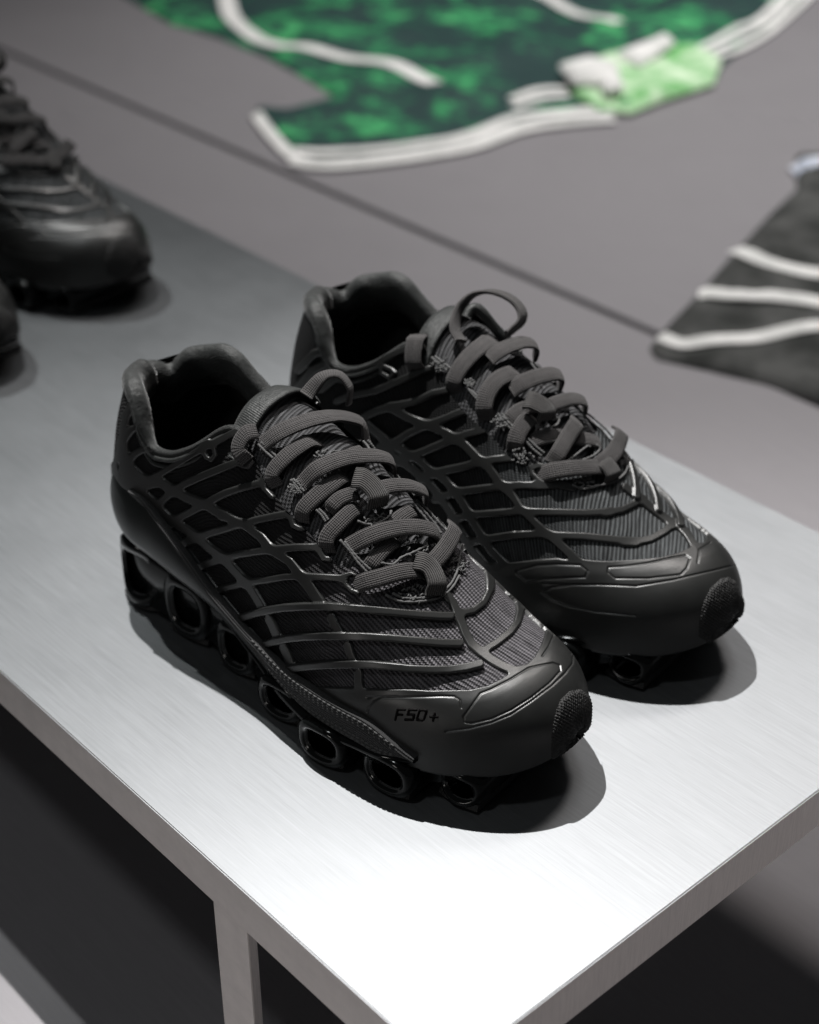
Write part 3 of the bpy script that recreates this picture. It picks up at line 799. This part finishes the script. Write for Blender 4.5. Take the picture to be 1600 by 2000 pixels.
    U = np.stack([P[..., 0], P[..., 1]], -1)
    acc.add(P.reshape(-1, 3), grid_faces(P.shape[0], P.shape[1], 0, True), U.reshape(-1, 2))
    low = P.copy(); low[..., 2] -= 0.005
    acc.add(low.reshape(-1, 3), grid_faces(P.shape[0], P.shape[1]), U.reshape(-1, 2))
    e = np.stack([P[0], (P[0] + low[0]) / 2 + np.array([-.004, 0, 0]), low[0]], 0)
    acc.add(e.reshape(-1, 3), grid_faces(3, P.shape[1]), np.zeros((3 * P.shape[1], 2)))
    acc.build('tongue', M['tongue'], root)
    # rolled tape on the tongue's top edge
    q = P[2] + np.array([-.001, 0, .0008]); q = resample(q[6:-6:3], 40)
    V, F, U = ribbon(q, np.tile(np.array([-.1, -.35, 1.0]) / 1.06, (40, 1)), 0.013, 0.0018)
    mesh_obj('tongue_binding', V, F, M['satin'], root, True, U)
    # --- laces
    acc = Acc()
    for it in (L_laces if which == 'L' else R_laces): lace_mesh(acc, pose, it)
    if which == 'R':        # the standing bow loop
        q = resample(cv(9, [(300, 470), (262, 400), (262, 320), (300, 220), (380, 140), (480, 108), (590, 125), (690, 180), (742, 255), (735, 325), (670, 390), (630, 420)]), 60)
        base, _ = trace(pose, cv(9, [(420, 470)])); dist = np.linalg.norm(base[0] - pose.cam_local())
        cl = pose.cam_local(); P = []
        for i, (u, v) in enumerate(q):
            d = pose.to_local_dir(ray(u, v)); d /= np.linalg.norm(d)
            s = i / 59.0; P.append(cl + d * (dist + 0.012 * math.sin(math.pi * s) + 0.012 * (s - 0.5)))
        P = np.array(P); axis = np.array([-0.05, 0.9, -0.25]); axis /= np.linalg.norm(axis)
        T = np.gradient(P, axis=0); nn = np.cross(axis, T); nn /= np.linalg.norm(nn, axis=1, keepdims=True)
        V, F, U = ribbon(P, nn, 0.0078, 0.0018); acc.add(V, F, U)
        q = resample(cv(9, [(335, 300), (365, 245), (410, 228), (475, 285), (560, 390), (655, 485)]), 40); P = []
        for i, (u, v) in enumerate(q):
            d = pose.to_local_dir(ray(u, v)); d /= np.linalg.norm(d); P.append(cl + d * (dist + 0.004 + 0.010 * i / 39))
        V, F, U = ribbon(np.array(P), np.tile(np.array([-0.35, -0.45, 0.82]), (40, 1)), 0.0052, 0.0032)
        mesh_obj('tongue_tab', V, F, M['satin'], root, True, U)
    acc.build('lace', M['lace'], root)
    # --- tape keepers over the laces
    keepers = {'L': [(8, 44, .0085, .001, .002, .004, [(745, 625), (800, 655), (860, 720), (895, 790)]), (8, 40, .0075, .001, .002, .004, [(1110, 1110), (1180, 1160), (1225, 1240), (1245, 1310)])],
               'R': [(9, 38, .0085, .001, .002, .003, [(740, 930), (790, 960), (860, 1010), (890, 1070)]), (9, 38, .0055, .001, .001, .003, [(1290, 1370), (1340, 1430), (1380, 1490)])]}[which]
    for it in keepers:
        acc = Acc(); lace_mesh(acc, pose, it, 20, 0.0014); acc.build('lace_keeper', M['keeper'], root)
    # --- thread loops along the throat
    cords = {'L': [(8, [(640, 170), (690, 205), (735, 245)]), (8, [(665, 160), (715, 200), (760, 240)]), (8, [(205, 395), (250, 440), (295, 480)]), (8, [(225, 385), (275, 430), (315, 470)]), (8, [(820, 385), (850, 420), (875, 470)]), (8, [(845, 380), (880, 420), (905, 470)]),
                   (8, [(400, 610), (435, 645), (465, 690)]), (8, [(415, 605), (450, 640), (480, 680)]), (8, [(970, 570), (1000, 600), (1020, 640)]), (8, [(995, 570), (1030, 600), (1055, 635)]), (8, [(550, 790), (580, 820), (605, 860)]), (8, [(565, 785), (600, 820), (620, 850)]),
                   (8, [(1120, 735), (1190, 810), (1250, 880), (1290, 940)]), (8, [(1140, 735), (1210, 800), (1270, 870), (1320, 925)]), (8, [(1115, 755), (1180, 830), (1240, 905), (1270, 940)]), (8, [(690, 970), (750, 1040), (800, 1110), (850, 1165)]), (8, [(715, 980), (770, 1050), (820, 1105), (870, 1150)]),
                   (8, [(1000, 1290), (1060, 1320), (1150, 1325), (1250, 1310), (1330, 1260), (1380, 1180), (1400, 1080), (1420, 1000)]), (8, [(960, 1300), (1040, 1340), (1150, 1345), (1270, 1325), (1350, 1270), (1400, 1190)]),
                   (8, [(790, 860), (850, 880), (920, 870), (980, 830), (990, 800)]), (8, [(930, 1110), (1000, 1120), (1050, 1080), (1120, 1050), (1200, 1010)])],
             'R': [(9, [(95, 590), (150, 640), (210, 690)]), (9, [(120, 585), (180, 630), (230, 670)]), (9, [(360, 820), (400, 870), (440, 910)]), (9, [(380, 830), (430, 880), (460, 900)]), (9, [(570, 1000), (610, 1060), (660, 1110)]), (9, [(600, 1000), (640, 1060), (680, 1100)]), (9, [(760, 1190), (820, 1260), (880, 1310)]), (9, [(780, 1180), (840, 1240), (900, 1290)]),
                   (9, [(1150, 985), (1230, 1060), (1310, 1130), (1370, 1200)]), (9, [(1180, 985), (1260, 1050), (1340, 1120), (1390, 1180)]), (9, [(800, 640), (830, 680), (860, 720)]), (9, [(825, 640), (855, 670), (885, 700)]), (9, [(985, 840), (1030, 890), (1060, 920)]),
                   (9, [(1100, 1520), (1180, 1550), (1280, 1530), (1400, 1500), (1480, 1440), (1500, 1370), (1470, 1310)]), (9, [(1060, 1350), (1130, 1300), (1210, 1240), (1230, 1250)]), (9, [(1150, 1350), (1250, 1310), (1300, 1260), (1270, 1230)]), (9, [(830, 1090), (900, 1110), (980, 1090), (1005, 1050), (980, 1030)])]}[which]
    acc = Acc()
    for c, pts in cords:
        q = resample(cv(c, pts), 22); P, Nn = trace(pose, q)
        if P is None: continue
        Nn = smooth_rows(Nn.copy(), 8)
        wig = 1 + 0.25 * np.sin(np.arange(22) * 2.2)
        V, F = tube(P + Nn * 0.0012, 0.00062 * wig, 6); acc.add(V, F)
    # knotted thread tufts round the throat
    for c, (u, v), rad in ([(8, (610, 480), 60), (8, (430, 650), 40), (8, (1160, 1010), 110), (8, (900, 880), 70), (8, (1380, 1120), 60), (8, (1120, 1290), 70)] if which == 'L' else [(9, (150, 640), 60), (9, (370, 780), 30), (9, (1180, 1500), 70), (9, (1490, 1350), 50), (9, (740, 1300), 80), (9, (590, 1060), 50)]):
        for _ in range(26):
            a = random.random() * 6.28; r_ = rad * random.random() ** 0.5; du, dv = r_ * math.cos(a), r_ * math.sin(a) * 0.8
            b_ = random.random() * 6.28; ln = 14
            pts = [(u + du, v + dv), (u + du + ln * math.cos(b_), v + dv + ln * math.sin(b_)), (u + du + 1.6 * ln * math.cos(b_ + .7), v + dv + 1.6 * ln * math.sin(b_ + .7))]
            P, Nn = trace(pose, resample(cv(c, pts), 6))
            if P is None: continue
            V, F = tube(P + Nn * (0.0006 + 0.0012 * np.sin(np.linspace(0, 3.1, 6)))[:, None], 0.00042, 5); acc.add(V, F)
    acc.build('thread_loop', M['cord'], root)
    # --- midsole: rolled cup that sweeps from the heel to a point at the forefoot
    acc = Acc()
    mx = np.concatenate([0.03 * np.linspace(0, 1, 26)[:-1] ** 1.8, np.linspace(0.03, 0.245, 110)])
    fzt = curve([0, .02, .045, .067, .097, .128, .159, .181, .215, .236, .245], [.079, .081, .082, .072, .052, .041, .037, .038, .038, .029, .025], 0.004)
    fzl = curve([0, .043, .10, .142, .186, .215, .236, .245], [.054, .048, .035, .017, .019, .023, .0245, .0245], 0.004)
    def wall(side, x, off):
        hf = np.clip(1 - np.abs(1 - np.clip(x / 0.040, 0, 1)) ** 2.3, 0, 1) ** 0.5
        w = (fwn if side < 0 else fwf)(x); s = np.clip((x - 0.222) / (X1 - 0.222), 0, 1)
        return fc(x) + side * (w * np.clip(1 - s ** 2.5, 0, 1) ** 0.52 * hf + off * hf)
    prf = np.linspace(0, 1, 13)
    for side in (-1, 1):
        rows = []
        for x in mx:
            zt, zl = fzt(x), fzl(x)
            if side != (-1 if which == 'L' else 1): zt = zl + (zt - zl) * (1 - 0.75 * sstep(0.10, 0.17, x))
            rear = 1 - sstep(0.06, 0.16, x)
            r_ = []
            for p_ in prf:
                bul = 0.0010 + (0.0012 + 0.0016 * rear) * math.sin(math.pi * min(1, p_ * 1.0)) ** 0.8
                z = zl + (zt - zl) * p_
                off = bul - (0.003 * rear) * (p_ - 0.5) - 0.004 * (1 - p_) ** 3 * (1 - rear)
                # upper narrows towards the top: follow it
                n_ = fnn(x); hz = np.clip((z - fz0(x)) / (fz1(x) - fz0(x)), 0, 1); k_ = (1 - hz ** n_) ** (1 / n_)
                y = fc(x) + (wall(side, x, 0) - fc(x)) * k_ + side * off * (np.clip(1 - abs(1 - min(x / 0.04, 1)) ** 2.3, 0, 1) ** 0.5)
                r_.append((x - off * 0.6 * (1 - sstep(0, 0.03, x)) + float(flean(z)) * (1 - sstep(0.0, 0.11, x)), y, z))
            r_.append((r_[-1][0] + 0.001, fc(x) + (r_[-1][1] - fc(x)) * 0.93, r_[-1][2] - 0.001))
            r_.insert(0, (r_[0][0] + 0.002, fc(x) + (r_[0][1] - fc(x)) * 0.72, r_[0][2] + 0.001))
            rows.append(r_)
        acc.add(np.array(rows).reshape(-1, 3), grid_faces(len(mx), 15, 0, side < 0))
    mid = acc.build('midsole', M['cup'], root)
    # --- stitched webbing band lying on the cup
    web = Acc(); stc = Acc()
    lateral = -1 if which == 'L' else 1
    for side in (lateral,):
        wx = np.linspace(0.036, 0.240, 110)
        rows = []; uv = []
        for x in wx:
            zt = fzt(x); wd = 0.0010 + 0.0035 * sstep(0.036, 0.07, x) + 0.0105 * sstep(0.11, 0.19, x); wd *= 1 - 0.8 * sstep(0.214, 0.240, x)
            n_ = fnn(x); r_ = []
            for j, p_ in enumerate(np.linspace(0, 1, 8)):
                z = zt + 0.0012 - wd * p_
                hz = np.clip((z - fz0(x)) / (fz1(x) - fz0(x)), 0, 1); k_ = (1 - hz ** n_) ** (1 / n_)
                off = 0.0010 + 0.0032 * sstep(0.036, 0.075, x) + 0.0020 * math.sin(math.pi * (0.1 + 0.8 * p_)) + 0.0008 * (1 - sstep(0.09, 0.14, x))
                hq = (1 - abs(1 - min(x / 0.04, 1)) ** 2.3) ** 0.5
                r_.append((x - off * 0.6 * float(1 - sstep(0, 0.03, x)) + float(flean(z)) * float(1 - sstep(0.0, 0.11, x)), fc(x) + (wall(side, x, 0) - fc(x)) * k_ + side * off * hq, z)); uv.append((wd * p_, x))
            rows.append(r_)
        A = np.array(rows)
        inn = A.copy(); inn[..., 1] = fc(A[..., 0]) + (A[..., 1] - fc(A[..., 0])) * 0.93
        web.add(A.reshape(-1, 3), grid_faces(110, 8, 0, side > 0), uv)
        for e in (0, 7):
            B_ = np.stack([A[:, e], inn[:, e]], 1); web.add(B_.reshape(-1, 3), grid_faces(110, 2, 0, (e == 0) == (side > 0)))
        out = np.array([0, side * 0.0001, 0.0])
        for e, x0_ in ((0.6, 0.135), (5.9, 0.135), (4.6, 0.15)):
            i0 = int((x0_ - 0.036) / 0.204 * 109)
            line = np.array([A[i, int(e)] * (1 - e % 1) + A[i, min(7, int(e) + 1)] * (e % 1) for i in range(i0, 106)])
            line = resample(line[::4], 160)
            for k in range(0, 156, 5):
                V, F = tube(line[k:k + 4] + out, 0.00045, 5); stc.add(V, F)
    wb = web.build('webbing_band', M['web'], root)
    stc.build('stitching', M['stitch'], wb)
    # --- glossy plate under the cup and the cushioning tubes
    acc = Acc()
    for side in (-1, 1):
        px_ = np.linspace(0.004, 0.262, 130); rows = []
        for x in px_:
            wv = 0.0030 * (0.5 + 0.5 * math.cos((x - 0.185) * 2 * math.pi / 0.037)) * sstep(0.1, 0.16, x)
            zt = fzl(x) + 0.002; zl = zt - 0.006 - wv
            y = wall(side, x, 0.0055 * sstep(0.13, 0.18, x) * (1 - sstep(0.22, 0.25, x)) - 0.001)
            rows.append([(x, fc(x) + (y - fc(x)) * 0.93, zt), (x, y, zt - 0.0015), (x, y + side * 0.0012, zt - 0.003), (x, y - side * 0.0005, zl), (x, fc(x), zl + 0.001)])
        acc.add(np.array(rows).reshape(-1, 3), grid_faces(130, 5, 0, side > 0))
    acc.build('shank_plate', M['gloss'], root)
    cx = np.linspace(0.010, 0.262, 90); rows = []  # filler block added between the tubes to keep light out of the gaps
    for x in cx:
        a_, b_ = wall(-1, x, 0), wall(1, x, 0); c_ = fc(x); zt = fzl(x) + 0.003; zb_ = 0.005 + 0.010 * (1 - sstep(0.0, 0.03, x)) + 0.008 * sstep(0.235, 0.262, x)
        rows.append([(x, c_ + (a_ - c_) * .7, zt), (x, c_ + (a_ - c_) * .88, zt - .002), (x, c_ + (a_ - c_) * .84, (zt + zb_) / 2), (x, c_ + (a_ - c_) * .88, zb_ + .001), (x, c_ + (a_ - c_) * .7, zb_),
                     (x, c_ + (b_ - c_) * .7, zb_), (x, c_ + (b_ - c_) * .88, zb_ + .001), (x, c_ + (b_ - c_) * .84, (zt + zb_) / 2), (x, c_ + (b_ - c_) * .88, zt - .002), (x, c_ + (b_ - c_) * .7, zt)])
    Fc = grid_faces(90, 10, 0, True, True); Fc += [tuple(range(10)), tuple(890 + k for k in range(10))[::-1]]
    mesh_obj('midsole_gap_filler', np.array(rows).reshape(-1, 3), Fc, M['gloss'], root)
    tubes = [(0.027, .0180, .0215, .0240, 0.0), (0.068, .0165, .0190, .0210, 0.0), (0.108, .014, .015, .0165, 0), (0.1495, .0145, .0115, .0125, 0.004), (0.1870, .0150, .0115, .0122, 0.009), (0.2245, .0150, .0112, .0122, 0.006), (0.2560, .0130, .0098, .0120, 0.002)]
    for ti, (x, a, b, zc_, fl) in enumerate(tubes):
        acc = Acc(); n = 40
        yn = wall(-1, np.array([max(x, .022)]), 0)[0] - fl; yf = wall(1, np.array([max(x, .022)]), 0)[0] + fl * 0.6
        ys = [yn + 0.003, yn + 0.0005, yn, yn + 0.0008, yn + 0.004, (yn + yf) / 2, yf - 0.004, yf - 0.0008, yf, yf - 0.0005, yf - 0.003]
        sc = [0.62, 0.66, 0.80, 0.97, 1.0, 0.93, 1.0, 0.97, 0.80, 0.66, 0.62]
        def ring(y, s, bend):
            r_ = []
            for k in range(n):
                ph = 2 * math.pi * k / n; c_, s_ = math.cos(ph), math.sin(ph); rr = (abs(c_) ** 2.6 + abs(s_) ** 2.6) ** (-1 / 2.6)
                xx = x + a * s * rr * c_
                r_.append((xx, y + bend * ((xx - x) / a) ** 2, zc_ + b * s * rr * s_))
            return r_
        bend_n = 0.002 + (0.008 if x < 0.03 else 0) + (0.004 if x > 0.25 else 0)
        rings = [ring(y, s, (bend_n if y < 0 else -bend_n)) for y, s in zip(ys, sc)]
        V = [p for r_ in rings for p in r_]
        F = grid_faces(len(rings), n, 0, True, True)
        # inner wall joins the two mouths
        o0, o1 = 0, (len(rings) - 1) * n
        for k in range(n): F.append((o0 + k, o1 + k, o1 + (k + 1) % n, o0 + (k + 1) % n))
        mesh_obj('midsole_tube', V, F, M['gloss'], root)
        # tread pad
        bm_v = []; zt = max(0.0045, zc_ - b + 0.003); m_ = 16
        for zz, gsc in ((0.0, 0.93), (0.0025, 1.0), (zt, 0.97)):
            for side in (-1, 1):
                for k in range(m_):
                    u = -1 + 2 * k / (m_ - 1); xx = x + a * 0.86 * gsc * u * side * -1
                    y0 = (yn if side < 0 else yf); hb = (0.006 if x < 0.03 else 0.0015)
                    bm_v.append((xx, fc(x) + (y0 - fc(x)) * gsc * 0.97 - side * hb * u * u, zz))
        k2 = 2 * m_; F = []
        for L_ in range(2):
            for k in range(k2): F.append((L_ * k2 + k, L_ * k2 + (k + 1) % k2, (L_ + 1) * k2 + (k + 1) % k2, (L_ + 1) * k2 + k))
        F.append(tuple(range(k2))[::-1]); F.append(tuple(range(2 * k2, 3 * k2)))
        mesh_obj('outsole_pad', bm_v, F, M['outsole'], root, False)
    # --- marks
    if which == 'L':
        x0, y0, sx, sy = 773, 1379.5, 1.0, 1.0
        def T(p): # letter space: x right, y down, slanted and slightly turned like the print
            x, y = p; X = x + (24 - y) * 0.22; return (x0 + X * 0.985 - 0 * y, y0 + y * 0.98 + X * 0.055)
        glyph = [[(3, 23), (3, 3), (17, 3)], [(3, 13), (14, 13)], [(39, 3), (25, 3), (24, 12), (37, 12), (37, 22), (22, 22)], [(46, 3), (58, 3), (59, 6), (58, 19), (56, 22), (45, 22), (44, 19), (45, 5), (46, 3)], [(69, 15), (83, 15)], [(76, 8), (76, 22)]]
        px = project(pose.to_world(GRID[-1]).reshape(-1, 3))
        for gl in (glyph[0:2], glyph[2:3], glyph[3:4], glyph[4:6]):
            f = seg_field(px, [(2.7, [T(p) for p in g_]) for g_ in gl], 0.5).reshape(GRID[-1].shape[:2])
            H = 0.0014 + 0.0006 + 0.0005 * np.clip(f / 1.2, 0, 1)
            V, F = iso_mesh(GRID[-1], NORM[-1], np.where((XX > 0.16) & (TT > 0), f, -60), H, -0.0019, True)
            mesh_obj('letter', V, F, M['letter'], root)
        f = seg_field(px, [(3.6, cv(2, [(835, 1425), (905, 1405)]))]).reshape(GRID[-1].shape[:2])
        f = np.where((TT > 0.0) & (XX > 0.09) & (XX < 0.2), f, -60)
        V, F = iso_mesh(GRID[-1], NORM[-1], f, 0.0026 + f * 0, -0.0023, True)
        if F: mesh_obj('colour_mark', V, F, M['red'], root)
    return root

shoeL = build_shoe('L', poseL, 'front black sneaker with flat laces and small lettering on its toe side')
shoeR = build_shoe('R', poseR, 'black sneaker behind the lettered one with a lace loop standing up at the ankle')
def copy_tree(o, parent=None):
    c = o.copy(); col.objects.link(c); c.parent = parent
    for ch in list(o.children): copy_tree(ch, c)
    return c
for (u, v, z), lab in ((((262, 500, .04)), 'blurred black sneaker with pale laces cut off by the left edge of the photo'), (((-10, 640, .04)), 'black sneaker almost wholly outside the left edge with only its toe and shadow showing')):
    c = copy_tree(shoeR if v < 600 else shoeL)
    tip = on_plane(u, v, z); a = R(-38)
    c.location = (tip[0] - 0.292 * math.cos(a), tip[1] - 0.292 * math.sin(a), 0)
    tag(c, lab, 'sneaker', 'black sneakers on the display table')

# ------------------------------------------------------------------ jerseys on the platform
def planar_cloth(name, outline, mat, zbase, thick, wr, parent=None, step=0.006, seed=0):
    poly = np.array([on_plane(u, v, zbase)[:2] for u, v in outline])
    lo, hi = poly.min(0) - 0.01, poly.max(0) + 0.01
    nx, ny = int((hi[0] - lo[0]) / step) + 1, int((hi[1] - lo[1]) / step) + 1
    X, Y = np.meshgrid(np.linspace(lo[0], hi[0], nx), np.linspace(lo[1], hi[1], ny), indexing='ij')
    g = poly_field(np.stack([X.ravel(), Y.ravel()], 1), poly).reshape(X.shape)
    P = np.stack([X, Y, np.full(X.shape, zbase)], -1); Nn = np.zeros_like(P); Nn[..., 2] = 1
    r = np.random.default_rng(seed); W = 0
    for _ in range(14):
        a = r.random() * 6.28; f = 14 + 45 * r.random(); W = W + np.sin((X * math.cos(a) + Y * math.sin(a)) * f + r.random() * 6.28 + 1.2 * np.sin(X * 11 + Y * 7)) / 14 ** 0.5
    H = thick * np.sqrt(np.clip(g / 0.012, 0, 1)) + wr * W * np.clip(g / 0.03, 0, 1)
    V, F = iso_mesh(P, Nn, g, np.maximum(H, 0.0015), 0.0, False)
    o = mesh_obj(name, V, F, mat, parent, True)
    def height(x, y):
        i = np.clip(((x - lo[0]) / (hi[0] - lo[0]) * (nx - 1)).round().astype(int), 0, nx - 1); j = np.clip(((y - lo[1]) / (hi[1] - lo[1]) * (ny - 1)).round().astype(int), 0, ny - 1)
        return zbase + np.maximum(H[i, j], 0.002)
    return o, height
def band(name, pts, wpx, mat, parent, height, lines=0, lift=0.0014):
    q = resample(pts, 60); P = np.array([on_plane(u, v, PZ + 0.012) for u, v in q])
    P[:, 2] = height(P[:, 0], P[:, 1]) + lift; P[:, 2] = np.maximum(P[:, 2], PZ + 0.004)
    smooth_rows(P, 4)
    dist = P[30, 1] * CP + (HC - P[30, 2]) * SP
    # pixel widths are measured across the band as seen; undo the foreshortening
    T = (P[-1] - P[0]); T[2] = 0; T /= np.linalg.norm(T); across = np.array([-T[1], T[0], 0])
    pp = project(np.array([P[30], P[30] + across * 0.01])); k = np.linalg.norm(pp[1] - pp[0]) / 0.01
    V, F, U = ribbon(P, np.tile([0, 0, 1.0], (60, 1)), wpx / k, 0.0012)
    return mesh_obj(name, V, F, mat, parent, True, U)
def mat_camo():
    m, nt, b = new_mat('green_print_cloth')
    v = coords(nt, 'Object', (1, 1, 1))
    n1 = noise(nt, v, 34.0, 9, 0.78); n2 = noise(nt, v, 9.0, 3, 0.6)
    f = math_n(nt, 'MULTIPLY_ADD', n2, 0.55, math_n(nt, 'MULTIPLY', n1, 0.55))
    c = ramp(nt, f, [(0.0, (0.004, 0.020, 0.022)), (0.54, (0.007, 0.038, 0.036)), (0.585, (0.012, 0.12, 0.06)), (0.63, (0.03, 0.30, 0.10)), (0.68, (0.09, 0.50, 0.18)), (0.76, (0.34, 0.78, 0.36))])
    nt.links.new(c, b.inputs['Base Color']); b.inputs['Roughness'].default_value = 0.75
    nt.links.new(bump(nt, noise(nt, v, 120, 3), 0.001), b.inputs['Normal']); return m
def mat_cloth(name, c0, c1, scale=22):
    m, nt, b = new_mat(name); v = coords(nt, 'Object')
    nt.links.new(ramp(nt, noise(nt, v, scale, 4, 0.6), [(0.38, c0), (0.62, c1)]), b.inputs['Base Color'])
    b.inputs['Roughness'].default_value = 0.85
    nt.links.new(bump(nt, noise(nt, v, 160, 3), 0.0008), b.inputs['Normal']); return m
camo = mat_camo(); white = mat_cloth('white_trim', (0.70, 0.70, 0.68), (0.88, 0.87, 0.85)); lime = mat_cloth('lime_trim', (0.14, 0.46, 0.13), (0.66, 0.84, 0.60), 20)
blackc = mat_cloth('charcoal_cloth', (0.014, 0.016, 0.014), (0.075, 0.076, 0.073), 16); blue = mat_cloth('pale_blue_trim', (0.50, 0.55, 0.66), (0.78, 0.80, 0.86))
out = [(60, -260), (150, -60), (255, 0), (330, 45), (430, 75), (520, 112), (590, 150), (655, 190), (560, 215), (497, 208), (530, 255), (590, 312), (622, 320), (700, 315), (900, 288), (1000, 252), (1045, 243), (1100, 238), (1190, 226), (1235, 224), (1300, 196), (1390, 170), (1412, 130), (1440, 105), (1572, 0), (1700, -120), (1800, -260)]
jer, jh = planar_cloth('football_shirt', out, camo, PZ + 0.001, 0.006, 0.0065, None, 0.007, 3)
tag(jer, 'green patterned football shirt with white bands lying flat on the grey platform', 'shirt')
def bands(name, pts, w, dy, n, jer_, h_, m_):
    for k_ in range(n):
        o_ = (k_ - (n - 1) / 2) * dy
        band(name, [(u + o_ * nx_, v + o_ * ny_) for (u, v), (nx_, ny_) in zip(pts, norm2(pts))], w, m_, jer_, h_)
def norm2(pts):
    p = np.array(pts, float); t = np.gradient(p, axis=0); t /= np.linalg.norm(t, axis=1, keepdims=True); return np.stack([-t[:, 1], t[:, 0]], 1)
bands('hem_band', [(570, 292), (620, 302), (700, 298), (820, 283), (930, 262), (1010, 232), (1100, 218), (1200, 210)], 13, 12, 3, jer, jh, white)
bands('sleeve_band', [(500, 211), (525, 245), (562, 285), (600, 308)], 14, 11, 2, jer, jh, white)
band('shoulder_band', [(440, -20), (452, 25), (500, 65), (600, 92), (700, 108), (790, 130), (850, 165)], 32, white, jer, jh)
band('shoulder_band', [(1030, -25), (1090, 5), (1150, 25), (1210, 48)], 24, white, jer, jh)
bands('side_band', [(1600, -60), (1540, 0), (1470, 55), (1350, 112)], 17, 16, 3, jer, jh, white)
bands('side_band', [(1000, 190), (1050, 176), (1110, 168)], 15, 13, 2, jer, jh, white)
lump, lh = planar_cloth('collar_trim', [(1110, 180), (1130, 130), (1200, 110), (1280, 95), (1360, 95), (1410, 120), (1395, 165), (1300, 195), (1230, 222), (1170, 215)], lime, PZ + 0.006, 0.010, 0.006, jer, 0.005, 7)
for q in ([(1090, 130), (1150, 115), (1210, 130), (1190, 165), (1120, 165)], [(1200, 110), (1300, 70), (1320, 85), (1250, 130)], [(1170, 150), (1210, 140), (1220, 175), (1180, 180)]):
    planar_cloth('collar_fold', q, white, PZ + 0.020, 0.010, 0.004, jer, 0.004, 9)
out2 = [(1556, 305), (1556, 372), (1500, 425), (1440, 490), (1360, 580), (1295, 648), (1268, 682), (1282, 702), (1400, 728), (1500, 752), (1600, 785), (1800, 850), (2000, 800), (2000, 300)]
j2, h2 = planar_cloth('striped_shirt', out2, blackc, PZ + 0.001, 0.010, 0.006, None, 0.006, 12)
tag(j2, 'charcoal shirt with white stripes lying at the right edge of the grey platform', 'shirt')
band('stripe', [(1438, 484), (1480, 502), (1540, 515), (1620, 527), (1800, 550)], 21, white, j2, h2)
band('stripe', [(1366, 567), (1420, 572), (1500, 578), (1620, 588), (1800, 600)], 20, white, j2, h2)
band('stripe', [(1290, 648), (1340, 660), (1430, 656), (1540, 645), (1620, 640), (1800, 630)], 22, white, j2, h2)
band('collar_band', [(1550, 322), (1600, 320), (1700, 320)], 20, blue, j2, h2)
print('done')
